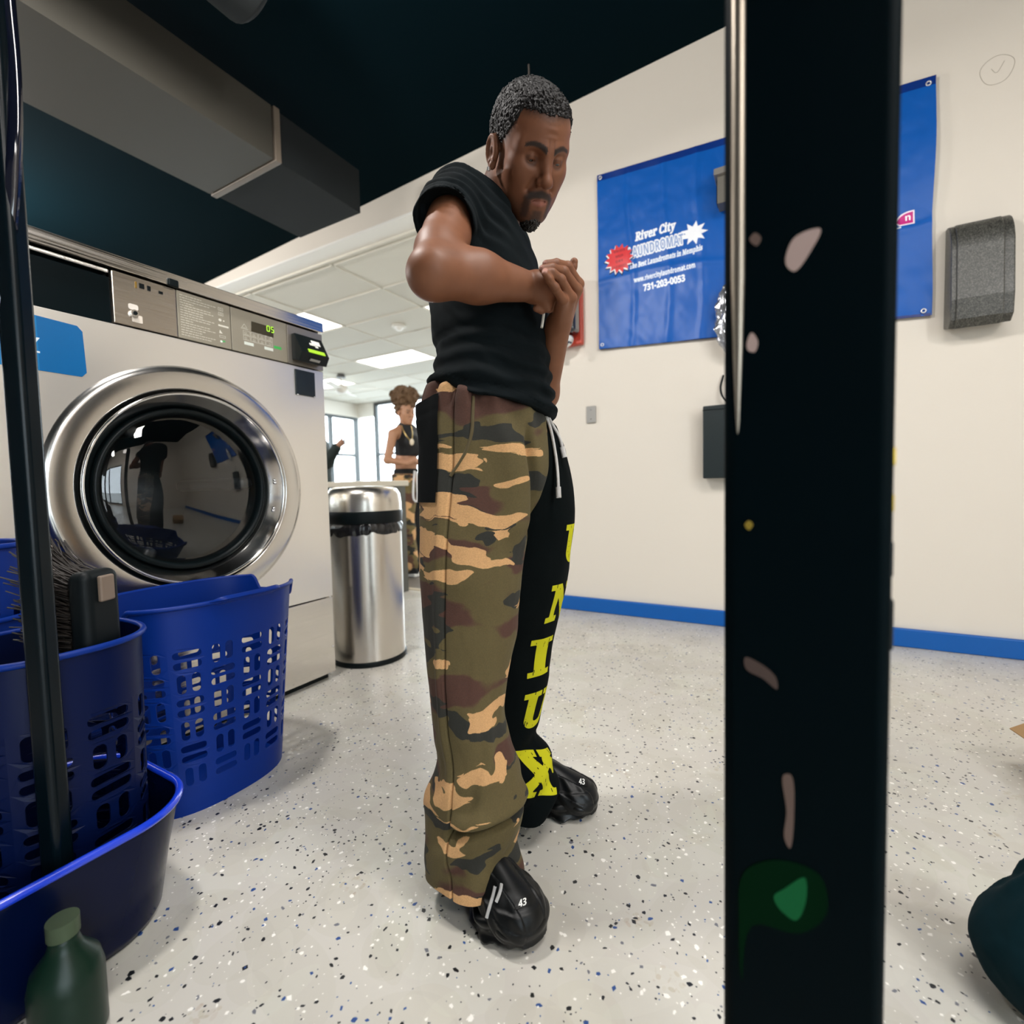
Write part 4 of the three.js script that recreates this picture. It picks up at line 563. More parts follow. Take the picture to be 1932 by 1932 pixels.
  function tone(x, y, z) {
    let c = base.map((v) => v * (1 + 0.10 * fbm(x * 60, y * 60, z * 60, 3)));
    for (const n of nails) { const s = sph(x, y, z, ...n, 0.0066); if (s < 0.002) c = mixc(c, [0.40, 0.20, 0.155], sstep(0.0015, -0.0015, s)); }
    if (sph(x, y, z, ...headC, 0.2) < 0) {
      const [X, Y, Z] = HF.toL(x, y, z), ax = Math.abs(X);
      c = mixc(c, [0.150, 0.054, 0.027], 0.35 * sstep(-0.02, 0.05, Z) * sstep(0.1, 0.03, Y));
      // eyebrows, lashes, lips, shaven shadow
      const t = clamp((ax - 0.010) / 0.040, 0, 1), by = 0.0275 + 0.0085 * Math.sin(t * 2.6) - 0.002 * t, bw = 0.0082 * (1 - 0.5 * t); if (Z > 0.03 && ax > 0.008 && ax < 0.052) c = mixc(c, [0.010, 0.007, 0.006], 0.94 * sstep(bw, bw * 0.55, Math.abs(Y - by)));
      const ed = Math.abs(Math.hypot((ax - 0.032) / 1.25, Y - 0.0065) - 0.0085); if (Z > 0.05 && Y < 0.014) c = mixc(c, [0.022, 0.010, 0.008], 0.5 * sstep(0.005, 0.001, ed));
      if (Z > 0.05 && ax < 0.024 && Math.abs(Y + 0.0655) < 0.010) c = mixc(c, [0.25, 0.088, 0.066], 0.8 * sstep(0.010, 0.005, Math.hypot(ax * 0.36, Y + 0.0665)));
      const mu = sstep(0.0105, 0.004, Math.abs(Y + 0.0505 + 0.20 * ax)) * sstep(0.035, 0.025, ax); if (Z > 0.06) c = mixc(c, [0.012, 0.008, 0.007], 0.93 * mu);
      const cor = sstep(0.011, 0.003, Math.abs(ax - 0.0285 - 0.02 * (Y + 0.07)) + 0.003 * fbm(X * 400, Y * 400, Z * 400, 2)) * sstep(-0.052, -0.060, Y) * sstep(-0.106, -0.094, Y); if (Z > 0.045) c = mixc(c, [0.014, 0.009, 0.008], 0.8 * cor);
      const soul = sstep(0.020, 0.006, ax) * sstep(-0.079, -0.086, Y); if (Z > 0.06) c = mixc(c, [0.016, 0.010, 0.009], 0.75 * soul);
      const jaw = sstep(-0.046, -0.074, Y + 0.30 * (Z - 0.03)) * (0.6 + 0.4 * fbm(X * 700, Y * 700, Z * 700, 2)); c = mixc(c, [0.045, 0.022, 0.016], 0.8 * clamp(jaw, 0, 1) * (Math.hypot(ax * 1.0, Y + 0.075) < 0.022 ? 0.35 : 1));
      const hl = inHair(X, Y, Z); c = mixc(c, [0.02, 0.012, 0.010], 0.75 * sstep(0.018, -0.006, hl + 0.006 * fbm(X * 300, Y * 300, Z * 300, 2)) * (ax < 0.079 ? 1 : 0));
    }
    return c;
  }
  const root = thing('person', 'man in black t-shirt and camouflage-and-black sweatpants, head bowed, hands clasped at his chest', 'person', V(0, 0, 0));
  const skinMat = MP(0xffffff, 0.5, { vertexColors: true, bumpMap: rep(grainTex, 40), bumpScale: 0.0001, specularIntensity: 0.6 });
  part('body', snet(skin, [Math.min(elR[0], headC[0] - 0.2) - 0.14, 0.98, -1.5], [-0.25, 1.83, -0.55], 0.0026, tone), skinMat, root);
  // eyes
  for (const s of [-1, 1]) { const g = new THREE.SphereGeometry(0.0128, 24, 18); const cs = [], p = g.attributes.position; for (let i = 0; i < p.count; i++) { const v = V().fromBufferAttribute(p, i).normalize(), a = v.dot(V(0.05 * s, -0.5, 0.86).normalize()); const c = a > 0.97 ? [0.004, 0.003, 0.003] : a > 0.9 ? [0.022, 0.011, 0.007] : [0.26, 0.20, 0.18]; cs.push(...c); } g.setAttribute('color', new THREE.Float32BufferAttribute(cs, 3)); g.translate(0.032 * s, 0.0102, 0.0722).applyMatrix4(HF.m); part('eye', g, MP(0xffffff, 0.12, { vertexColors: true, clearcoat: 1 }), root); }
  // hair and beard
  const hairF = (x, y, z) => { const [X, Y, Z] = HF.toL(x, y, z); let d = skull(Math.abs(X), Y, Z) - 0.0062; const hl = inHair(X, Y, Z); d += 0.0062 * sstep(-0.045, 0.0, hl) * 0.75; d = smax(d, hl, 0.004); if (d < 0.012 && d > -0.012) d -= 0.0026 * vnoise(X * 300, Y * 300, Z * 300) + 0.0016 * vnoise(X * 600, Y * 600, Z * 600); return d; };
  const hairMat = MP(lin(0.006, 0.005, 0.005), 0.55, { specularIntensity: 0.45, sheen: 0.06, sheenRoughness: 0.3, sheenColor: lin(0.5, 0.44, 0.38) });
  part('hair', snet(hairF, [headC[0] - 0.15, headC[1] - 0.05, headC[2] - 0.16], [headC[0] + 0.16, headC[1] + 0.18, headC[2] + 0.17], 0.0017), hairMat, root, null, 'close-cropped black curls');
  const brd = (x, y, z) => { const [X, Y, Z] = HF.toL(x, y, z), a = Math.abs(X); let d = ell(a, Y, Z, 0, -0.104, 0.072, 0.026, 0.019, 0.022); d = smin(d, ell(a, Y, Z, 0, -0.118, 0.070, 0.019, 0.016, 0.016), 0.012); d = smin(d, cap(a, Y, Z, [0.024, -0.09, 0.066], [0.030, -0.066, 0.070], 0.008, 0.0045), 0.008); d = smax(d, Y + 0.079 - 0.5 * sstep(0.012, 0.03, a) * 0.03, 0.004); if (d < 0.012) d -= 0.0026 * vnoise(X * 340, Y * 340, Z * 340) + 0.002 * vnoise(X * 620, Y * 620, Z * 620); return d; };
  const bc = HF.w(0, -0.105, 0.07); part('beard', snet(brd, bc.map((v) => v - 0.05), bc.map((v) => v + 0.05), 0.0014), MP(lin(0.007, 0.006, 0.006), 0.6, { sheen: 0.3, sheenColor: lin(0.3, 0.25, 0.2) }), root, null, 'short black goatee');
  const ec = HF.w(-0.0885, -0.036, 0.000); part('earring', rbox(0.007, 0.008, 0.007, 0.0015).applyMatrix4(new THREE.Matrix4().extractRotation(HF.m)).translate(...ec), MP(lin(0.85, 0.85, 0.85), 0.1, { metalness: 0.9 }), root, null, 'square silver ear stud');
  // ------------------------------------------------ t-shirt
  const rows = [[362, 892, 926, 1.20, 0.05], [380, 868, 942, 1.205, 0.10], [402, 848, 960, 1.205, 0.14], [424, 834, 975, 1.20, 0.165], [450, 822, 990, 1.19, 0.17], [500, 813, 1013, 1.175, 0.16], [545, 808, 1026, 1.165, 0.15], [600, 813, 1034, 1.155, 0.145], [643, 817, 1036, 1.15, 0.14], [656, 827, 1037, 1.145, 0.138], [690, 822, 1038, 1.14, 0.138], [726, 811, 1040, 1.13, 0.138], [750, 810, 1044, 1.125, 0.138], [800, 810, 1049, 1.12, 0.138]]
    .map(([py, l, r, d, dh]) => ({ c: at((l + r) / 2, py, d), w: (r - l) / 2 * d / FOCAL, dh }));
  function torso(x, y, z, grow = 0) {
    let i = 0; while (i < rows.length - 2 && rows[i + 1].c.y > y) i++; const a = rows[i], b = rows[i + 1], over = Math.max(0, y - rows[0].c.y), t = clamp((a.c.y - y) / (a.c.y - b.c.y), 0, 1), cx = lerp(a.c.x, b.c.x, t), cz = lerp(a.c.z, b.c.z, t), w = Math.max(lerp(a.w, b.w, t), 0.012) + grow, dh = Math.max(lerp(a.dh, b.dh, t), 0.012) + grow;
    const u = (x - cx) * RT.x + (z - cz) * RT.z, v = (x - cx) * FW.x + (z - cz) * FW.z, k = Math.sqrt((u / w) ** 2 + (v / dh) ** 2), m = Math.sqrt((u / w / w) ** 2 + (v / dh / dh) ** 2);
    const dd = m < 1e-6 ? -w : k * (k - 1) / m; return [over > 0 ? Math.max(dd, 0) + over : dd, u, v];
  }
  const slA = A(866, 378, 1.08), slB = A(834, 428, 0.965), slDir = V(...slB).sub(V(...slA)).normalize(), slEnd = A(837, 418, 0.975), slL = A(955, 470, 1.32), slL2 = A(975, 560, 1.31);
  // hem: a line on the picture turned into a plane through the eye would not be real; use the slope of the hem across the body instead
  const hemL = at(809, 729, 1.12), hemR = at(1046, 797, 1.12), hemSlope = (hemR.y - hemL.y) / hemR.clone().sub(hemL).dot(RT);
  function shirtF(x, y, z) {
    let [d, u, v] = torso(x, y, z); d *= 0.9;
    let s = cap(x, y, z, slA, slB, 0.066, 0.0625), s2 = cap(x, y, z, slL, slL2, 0.066, 0.062); d = smin(d, s2, 0.05);
    const e = (x - slEnd[0]) * slDir.x + (y - slEnd[1]) * slDir.y + (z - slEnd[2]) * slDir.z; s = smax(s, e, 0.006); s = smax(s, -(cap(x, y, z, slEnd, elR, 0.0575, 0.0575)), 0.004); d = smin(d, s, 0.03);
    d = smax(d, -(cap(x, y, z, [neck0[0], neck0[1] + 0.03, neck0[2]], nape, 0.074, 0.070)), 0.008); d = smax(d, -(cap(x, y, z, neck0, neck1, 0.070, 0.070)), 0.008); d = smax(d, -cap(x, y, z, [neck0[0], neck0[1] + 0.028, neck0[2]], HF.w(0, -0.09, 0.06), 0.078, 0.062), 0.012);
    const hy = hemL.y + ((x - hemL.x) * RT.x + (z - hemL.z) * RT.z) * hemSlope + 0.004 * Math.sin(u * 40) ; d = smax(d, hy - y, 0.006);
    if (Math.abs(d) < 0.03) {
      const waist = sstep(1.26, 1.12, y), arm = sstep(0.10, 0.02, Math.abs(s));
      d -= 0.0085 * waist * Math.sin(y * 150 + u * 22 + 3 * fbm(u * 9, y * 7, v * 9, 2)) * (0.4 + 0.6 * Math.abs(fbm(u * 5, y * 9, v * 5 + 3, 2)) * 2) + 0.008 * fbm(u * 16 + y * 12, y * 8, v * 14, 3) + 0.0035 * arm * Math.sin(e * 190 + 5 * fbm(x * 12, y * 12, z * 12, 2)) * sstep(-0.01, -0.05, e) ;
      if (e > -0.022 && e < -0.019 && s < 0.01) d += 0.0008;
      const hd = y - hy; if (hd > 0.020 && hd < 0.0225) d += 0.0012;
    }
    return d;
  }
  const cloth = MP(lin(0.003, 0.0058, 0.0072), 0.9, { specularIntensity: 0.25, sheen: 0.06, sheenRoughness: 0.6, sheenColor: lin(0.25, 0.27, 0.28), bumpMap: rep(wovenTex, 60), bumpScale: 0.0004 });
  part('t_shirt', snet(shirtF, [-1.0, 0.98, -1.55], [-0.25, 1.66, -0.65], 0.0042), cloth, root, null, 'washed black short-sleeved t-shirt');
  // ------------------------------------------------ trousers: lofts along each leg
  function loft(list, N, disp, thMin = -Math.PI, thMax = Math.PI, grow = 0) {
    const R = list.map(([py, l, r, d, dh]) => ({ py, c: at((l + r) / 2, py, d), w: (r - l) / 2 * d / FOCAL, dh })), fine = [];
    for (let i = 0; i + 1 < R.length; i++) { const n = Math.max(2, Math.ceil((R[i].c.y - R[i + 1].c.y) / 0.005)); for (let k = 0; k < n; k++) { const t = k / n, a = R[Math.max(0, i - 1)], b = R[i], c = R[i + 1], e = R[Math.min(R.length - 1, i + 2)], cr = (p0, p1, p2, p3) => 0.5 * (2 * p1 + (p2 - p0) * t + (2 * p0 - 5 * p1 + 4 * p2 - p3) * t * t + (3 * p1 - p0 - 3 * p2 + p3) * t * t * t); fine.push({ py: lerp(b.py, c.py, t), x: cr(a.c.x, b.c.x, c.c.x, e.c.x), y: lerp(b.c.y, c.c.y, t), z: cr(a.c.z, b.c.z, c.c.z, e.c.z), w: cr(a.w, b.w, c.w, e.w), dh: cr(a.dh, b.dh, c.dh, e.dh) }); } }
    const q = R[R.length - 1]; fine.push({ py: q.py, x: q.c.x, y: q.c.y, z: q.c.z, w: q.w, dh: q.dh });
    const pos = [], uv = [], idx = [], y0 = fine[0].y, H = y0 - fine[fine.length - 1].y;
    fine.forEach((r, j) => { for (let i = 0; i <= N; i++) { const th = lerp(thMin, thMax, i / N), o = disp(th, r.py, r) + grow, c = Math.cos(th), s = Math.sin(th), nl = Math.hypot(c / r.w, s / r.dh), u = c * r.w + c / r.w / nl * o, v = s * r.dh + s / r.dh / nl * o; pos.push(r.x + RT.x * u + FW.x * v, r.y + (disp.dy ? disp.dy(th, r.py) : 0), r.z + RT.z * u + FW.z * v); uv.push((th + Math.PI) / 6.28319, 1 - (y0 - r.y) / H); } });
    const n = N + 1; for (let j = 0; j + 1 < fine.length; j++) for (let i = 0; i < N; i++) { const a = j * n + i; idx.push(a, a + 1, a + n, a + n, a + 1, a + n + 1); }
    const g = new THREE.BufferGeometry(); g.setAttribute('position', new THREE.Float32BufferAttribute(pos, 3)); g.setAttribute('uv', new THREE.Float32BufferAttribute(uv, 2)); g.setIndex(idx); g.computeVertexNormals(); g.userData = { H, y0 };
    if (thMax - thMin > 6.28) { const nn = g.attributes.normal; for (let j = 0; j < fine.length; j++) { const a = j * n, b = a + N; for (const k of ['X', 'Y', 'Z']) { const m = (nn['get' + k](a) + nn['get' + k](b)) / 2; nn['set' + k](a, m); nn['set' + k](b, m); } } }
    return g;
  }
  const camoRows = [[695, 826, 1024, 1.125, 0.118], [735, 809, 1030, 1.12, 0.122], [765, 799, 1033, 1.115, 0.124], [800, 796, 1033, 1.11, 0.122], [860, 794, 1036, 1.105, 0.12], [900, 793, 1032, 1.10, 0.118], [943, 793, 1019, 1.095, 0.115], [980, 793, 1008, 1.09, 0.112], [1010, 794, 998, 1.085, 0.11], [1050, 794, 991, 1.08, 0.108], [1088, 795, 986, 1.075, 0.105], [1153, 798, 980, 1.07, 0.1], [1192, 801, 977, 1.065, 0.098], [1245, 806, 965, 1.06, 0.096], [1290, 811, 957, 1.055, 0.094], [1343, 816, 953, 1.052, 0.092], [1385, 821, 962, 1.05, 0.092], [1423, 824, 972, 1.05, 0.094], [1455, 818, 980, 1.05, 0.096], [1495, 806, 989, 1.05, 0.1], [1512, 803, 990, 1.05, 0.1], [1536, 800, 985, 1.05, 0.098], [1560, 803, 976, 1.05, 0.096], [1580, 806, 970, 1.05, 0.096], [1604, 807, 978, 1.05, 0.1], [1628, 808, 986, 1.05, 0.104]];
  const tuck = (th, r) => { const px = r.x + RT.x * Math.cos(th) * r.w + FW.x * Math.sin(th) * r.dh, pz = r.z + RT.z * Math.cos(th) * r.w + FW.z * Math.sin(th) * r.dh, hy = hemL.y + ((px - hemL.x) * RT.x + (pz - hemL.z) * RT.z) * hemSlope; return -0.026 * sstep(-0.004, 0.022, r.y - hy); };
  const gs = (x, c, w) => Math.exp(-Math.pow((x - c) / w, 2));
  const camoDisp = (th, py, r) => {
    const near = sstep(0.15, -0.2, Math.sin(th)), u = Math.cos(th);
    let o = tuck(th, r); const top = sstep(800, 735, py);
    o += top * (0.0105 * Math.sin(th * 13 + 1.2 * Math.sin(th * 3)) + 0.003 * Math.sin(th * 31)); o += 0.5 * sstep(860, 800, py) * (1 - top) * 0.006 * Math.sin(th * 13);
    o += 0.004 * fbm(Math.cos(th) * 2.2, py / 90, Math.sin(th) * 2.2, 3);
    // side seam, with a rolled fold just behind it
    const seam = -0.42 + 0.06 * sstep(1350, 1650, py) - 0.04 * sstep(900, 1300, py); o += near * (-0.0065 * gs(u, seam, 0.020) + 0.0055 * gs(u, seam - 0.14, 0.075) * sstep(760, 840, py) * sstep(1480, 1380, py));
    // front crease of the thigh against the crotch panel
    o -= near * 0.020 * gs(u, 0.66 + 0.34 * sstep(830, 1010, py), 0.06) * sstep(800, 850, py) * sstep(1030, 985, py);
    o += near * 0.010 * gs(u, 0.40 + 0.34 * sstep(830, 1010, py), 0.22) * sstep(790, 850, py) * sstep(1040, 985, py);
    // break over the shoe: deep cross fold, then soft diagonal folds in the flare
    o -= near * 0.030 * gs(py, 1513 - 10 * u, 7) * sstep(-0.55, -0.3, u); o += near * 0.013 * gs(py, 1494 - 10 * u, 17) * sstep(-0.6, -0.2, u);
    o += 0.007 * sstep(1350, 1480, py) * Math.sin(py / 17 + u * 4 + 2 * fbm(u * 2, py / 70, 1, 2)) * sstep(1640, 1560, py) * (0.5 + 0.5 * Math.sin(th * 2));
    o += 0.008 * sstep(1290, 1400, py) * gs(u, 0.62 - 0.5 * sstep(1330, 1480, py), 0.12) * near * sstep(1500, 1440, py);
    o += 0.005 * sstep(1540, 1600, py) * Math.sin(th * 5 + py / 40);
    return o;
  };
  const CW = 1024, CH2 = 1536; const camoTex = pixels(CW, CH2, (px, py, c) => {
    const x = px / CW * 0.66, y = py / CH2 * 1.06, wx = 0.034 * fbm(x * 15, y * 24, 31, 3), wy = 0.020 * fbm(x * 20, y * 20, 47, 3), X = x + wx, Y = y + wy;
    let r = 86, g = 75, b = 44; const n1 = fbm(X * 7, Y * 24, 3, 2), n2 = fbm(X * 10.5, Y * 30, 17, 3), n3 = fbm(X * 9, Y * 31, 29, 2), band = 0.10 * Math.sin(y * 52 + 2 * vnoise(x * 4, y * 3, 2));
    if (n1 + band > 0.12) { const k = clamp((n1 + band - 0.12) / 0.08, 0, 1); r = lerp(r, 74, k); g = lerp(g, 47, k); b = lerp(b, 37, k); }
    if (n2 > 0.185) { r = 38; g = 38; b = 33; }
    if (n3 > 0.295 || (n3 > 0.23 && fbm(X * 15, Y * 50, 77, 2) > 0.06)) { r = 196; g = 152; b = 104; }
    const gr = 1 + 0.07 * vnoise(px / 1.6, py / 1.6, 5); c[0] = clamp(r * gr, 0, 255); c[1] = clamp(g * gr, 0, 255); c[2] = clamp(b * gr, 0, 255);
  }, true);
  const camoMat = MP(0xffffff, 0.9, { map: camoTex, side: THREE.DoubleSide, sheen: 0.25, sheenRoughness: 0.7, sheenColor: lin(0.3, 0.27, 0.2), bumpMap: rep(grainTex, 8, 12), bumpScale: 0.0003 });
  const legR = part('trouser_leg', loft(camoRows, 360, camoDisp), camoMat, root, null, 'camouflage right leg of the sweatpants');
  const blackRows = [[695, 834, 1020, 1.15, 0.11], [735, 830, 1036, 1.15, 0.115], [770, 850, 1042, 1.155, 0.115], [796, 866, 1047, 1.16, 0.113], [853, 888, 1067, 1.17, 0.11], [933, 902, 1083, 1.185, 0.108], [979, 904, 1085, 1.19, 0.106], [1036, 900, 1077, 1.2, 0.102], [1083, 893, 1072, 1.205, 0.1], [1148, 884, 1060, 1.215, 0.096], [1204, 880, 1045, 1.225, 0.092], [1250, 878, 1038, 1.23, 0.09], [1278, 876, 1036, 1.235, 0.088], [1321, 870, 1026, 1.24, 0.086], [1365, 868, 1016, 1.245, 0.085], [1385, 870, 1015, 1.25, 0.086], [1404, 876, 1023, 1.25, 0.088], [1430, 886, 1040, 1.25, 0.09], [1452, 894, 1049, 1.25, 0.094], [1480, 902, 1050, 1.25, 0.096], [1512, 908, 1044, 1.25, 0.098]];
  const blackDisp = (th, py, r) => tuck(th, r) + 0.004 * fbm(Math.cos(th) * 2, py / 80, Math.sin(th) * 2 + 5, 3) + 0.006 * sstep(800, 735, py) * Math.sin(th * 13) + 0.008 * sstep(1330, 1420, py) * Math.sin(py / 11 + Math.cos(th) * 5) + 0.005 * gs(py, 1150, 25) * Math.sin(th * 3);
  const letters = canvas(1024, 2048, (g) => {
    g.fillStyle = '#020708'; g.fillRect(0, 0, 1024, 2048); const r = rng(21), put = (s, u, py, h, w, rot = 0) => { const a = at(1000, 695, 1.15).y, b = at(976, 1512, 1.25).y; const y = at(1000, py, 1.15 + 0.1 * (py - 695) / 817).y, v = (a - y) / (a - b); g.save(); g.translate(u * 1024, v * 2048); g.rotate(rot); g.scale(w, 1); g.font = `bold ${h}px serif`; g.textAlign = 'center'; g.textBaseline = 'middle'; g.fillStyle = '#b9b51f'; g.strokeStyle = '#b9b51f'; g.lineWidth = 14; g.strokeText(s, 0, 0); g.fillText(s, 0, 0); g.restore(); };
    put('U', 0.472, 1026, 225, 0.95); put('N', 0.442, 1132, 225, 0.95); put('I', 0.378, 1228, 225, 1.25); put('U', 0.402, 1325, 225, 0.95); put('X', 0.368, 1436, 250, 1.1, 0.35); put('one', 0.455, 1432, 70, 0.9, 0.9);
    for (let i = 0; i < 1500; i++) { g.fillStyle = '#04090a'; g.fillRect(r() * 1024, r() * 2048, 1 + r() * 3, 2 + Math.pow(r(), 3) * 26); }
  });
  const blackFleece = MP(0xffffff, 0.9, { map: letters, side: THREE.DoubleSide, specularIntensity: 0.2, sheen: 0.015, sheenRoughness: 0.7, sheenColor: lin(0.2, 0.2, 0.2), bumpMap: rep(grainTex, 8, 12), bumpScale: 0.0003 });
  part('trouser_leg', loft(blackRows, 160, blackDisp), blackFleece, root, null, 'black left leg of the sweatpants with yellow distressed block letters');
  const pocketRows = []; for (const py of [766, 772, 800, 830, 860, 900, 930, 944]) { let i = 0; while (i < camoRows.length - 2 && camoRows[i + 1][0] < py) i++; const a = camoRows[i], b = camoRows[i + 1], t = (py - a[0]) / (b[0] - a[0]); pocketRows.push([py, ...[1, 2, 3, 4].map((k) => lerp(a[k], b[k], t))]); }
  const pd = (th, py, r) => 0.5 * camoDisp(th, Math.max(py, 815), r) + 0.004 + 0.012 * sstep(850, 766, py) * sstep(-2.4, -3.0, th) + (Math.abs(py - 790) < 3 ? -0.001 : 0); pd.dy = (th, py) => 0.012 * sstep(-2.9, -2.25, th) * sstep(830, 766, py);
  part('pocket', loft(pocketRows, 40, pd, -3.42, -2.24), MP(lin(0.0025, 0.0035, 0.004), 0.92, { side: THREE.DoubleSide, specularIntensity: 0.25, sheen: 0.02, sheenColor: lin(0.2, 0.2, 0.2) }), root, null, 'plain black side pocket');
  // curved front pocket piping
  { const pts = [[893, 748], [892, 780], [890, 815], [882, 845], [868, 872], [850, 898]].map(([x, y]) => { let i = 0; while (i < camoRows.length - 2 && camoRows[i + 1][0] < y) i++; const a = camoRows[i], b = camoRows[i + 1], t = (y - a[0]) / (b[0] - a[0]), [l, r, d, dh] = [1, 2, 3, 4].map((k) => lerp(a[k], b[k], t)), c = ((x - (l + r) / 2)) / ((r - l) / 2); return at(x, y, d - dh * Math.sqrt(1 - c * c) - 0.002); }); part('pocket_piping', tube(pts, 0.0036, 40, 8), MP(lin(0.085, 0.065, 0.028), 0.9), root); }
  const cordMat = M(lin(0.72, 0.69, 0.66), 0.9, { bumpMap: rep(wovenTex, 3, 40), bumpScale: 0.0008 });
  for (const pts of [[[1028, 778, 1.09], [1038, 806, 1.085], [1047, 850, 1.085], [1052, 890, 1.08], [1054, 934, 1.075]], [[1031, 780, 1.095], [1044, 804, 1.105], [1056, 826, 1.105], [1064, 858, 1.105]]]) { const p = pts.map((q) => at(...q)); const c = part('drawstring', tube(p, 0.0036, 40, 8), cordMat, root); const e = p[p.length - 1], f = p[p.length - 2].clone().sub(e).normalize(); part('tassel', tube([e.clone().addScaledVector(f, 0.018), e.clone().addScaledVector(f, 0.008), e.clone().addScaledVector(f, -0.006)], 0.0062, 8, 8), cordMat, c); }
  part('shirt_tag', tube([at(1027, 574, 1.02), at(1026, 590, 1.018), at(1024, 606, 1.018), at(1022, 618, 1.016)], 0.0032, 12, 6), M(lin(0.7, 0.68, 0.62), 0.8), root, null, 'thin white cord hanging below the hands');
  // ------------------------------------------------ shoes
  const soleOut = (x, z) => { let d = smin(Math.hypot(x, z + 0.095) - 0.040, Math.hypot(x + 0.004, z - 0.055) - 0.052, 0.09); d = smin(d, Math.hypot(x - 0.004, z - 0.105) - 0.044, 0.04); return d; };
  const soleF = (x, y, z) => { const o = soleOut(x, z) - 0.008 - 0.0035 * Math.sin(z * 95 + y * 60) - 0.004 * Math.sin(y * 170 + 1), q = Math.max(y - 0.040 - 0.018 * sstep(0.02, 0.13, z) - 0.012 * sstep(-0.04, -0.12, z), 0.003 + 0.010 * sstep(0.07, 0.15, z) - y + 0.004 * Math.max(0, Math.sin(z * 150))); return smax(o, q, 0.008); };
  const upF = (x, y, z) => { let d = ell(x, y, z, 0, 0.062, -0.088, 0.044, 0.065, 0.052); d = smin(d, ell(x, y, z, 0, 0.058, 0.0, 0.047, 0.066, 0.10), 0.03); d = smin(d, ell(x, y, z, 0, 0.046, 0.088, 0.054, 0.048, 0.064), 0.025); d = smin(d, cap(x, y, z, [0, 0.08, -0.03], [0, 0.16, -0.06], 0.042, 0.042), 0.03); d = smax(d, 0.03 - y, 0.004);
    if (Math.abs(d) < 0.02) { const toe = z - 0.062 + 6 * x * x, rd = y - 0.062 - 0.35 * (0.10 - z); d -= 0.0035 * sstep(0, 0.002, toe) * sstep(0.0, -0.003, y - 0.076) + 0.0025 * sstep(0, 0.002, Math.abs(x) - 0.024 - 0.02 * sstep(0.03, -0.05, z)) + 0.002 * sstep(0.002, 0, rd) + 0.0012 * Math.sin((z + y) * 190) * sstep(0.02, 0.034, Math.abs(x)); } return d; };
  const soleG = snet(soleF, [-0.08, -0.005, -0.16], [0.08, 0.085, 0.175], 0.003), upG = snet(upF, [-0.08, 0.02, -0.16], [0.08, 0.22, 0.175], 0.003);
  const leather = MP(lin(0.0022, 0.003, 0.0034), 0.4, { specularIntensity: 0.55 }), rubber = MP(lin(0.0018, 0.0026, 0.003), 0.36, { specularIntensity: 0.6 });
  function shoe(heel, toe, num) {
    const a = onPlane(...heel, 'y', 0), b = onPlane(...toe, 'y', 0), dir = b.clone().sub(a).setY(0), g = new THREE.Group(); g.name = numbered('shoe'); g.userData.label = num ? 'black chunky sneaker with white laces showing below the camouflage leg' : 'black chunky sneaker under the lettered leg'; root.add(g); g.position.copy(a).add(b).multiplyScalar(0.5); g.position.y = 0.001; g.rotation.y = Math.atan2(dir.x, dir.z);
    part('upper', upG, leather, g); part('sole', soleG, rubber, g);
    g.updateWorldMatrix(true, false); const inv = g.matrixWorld.clone().invert();
    const hit = (px, py, out = 0) => { const o = EYE.clone().applyMatrix4(inv), d = ray(px, py).normalize().transformDirection(inv); let s = 0.5; for (let i = 0; i < 200; i++) { const p = o.clone().addScaledVector(d, s), f = Math.min(upF(p.x, p.y, p.z), soleF(p.x, p.y, p.z)); if (f < 0.0004) break; s += f * 0.6; } return o.addScaledVector(d, s - out); };
    const tape = canvas(128, 64, (q) => { q.fillStyle = '#050607'; q.fillRect(0, 0, 128, 64); q.fillStyle = '#e8e8e4'; q.font = 'bold 60px sans-serif'; q.textAlign = 'center'; q.textBaseline = 'middle'; q.fillText('43', 64, 34); });
    const [qx, qy, qw, qh, sk] = num ? [986, 1702, 30, 20, -0.35] : [1098, 1474, 22, 16, 0.15], pos = [], uv = [], idx = [], nu = 8, nv = 5;
    for (let j = 0; j <= nv; j++) for (let i = 0; i <= nu; i++) { const u = i / nu - 0.5, v = j / nv - 0.5, p = hit(qx + u * qw, qy + v * qh + sk * u * qw, 0.0018); pos.push(p.x, p.y, p.z); uv.push(i / nu, 1 - j / nv); }
    for (let j = 0; j < nv; j++) for (let i = 0; i < nu; i++) { const a = j * (nu + 1) + i; idx.push(a, a + nu + 1, a + 1, a + 1, a + nu + 1, a + nu + 2); }
    const sm = new THREE.BufferGeometry(); sm.setAttribute('position', new THREE.Float32BufferAttribute(pos, 3)); sm.setAttribute('uv', new THREE.Float32BufferAttribute(uv, 2)); sm.setIndex(idx); sm.computeVertexNormals(); part('size_mark', sm, MP(0xffffff, 0.45, { map: tape, specularIntensity: 0.5 }), g);
    if (num) for (const c of [[[934, 1672], [930, 1690], [924, 1710], [918, 1732]], [[946, 1668], [944, 1680], [940, 1692], [936, 1702]]]) part('lace', tube(c.map(([x, y]) => hit(x, y, 0.002)), 0.0032, 16, 8), M(lin(0.75, 0.75, 0.74), 0.8, { bumpMap: rep(wovenTex, 2, 10), bumpScale: 0.001 }), g);
  }
  shoe([862, 1640], [985, 1768], true); shoe([950, 1497], [1098, 1532], false);
  return { HF, skullR: skull };
})();
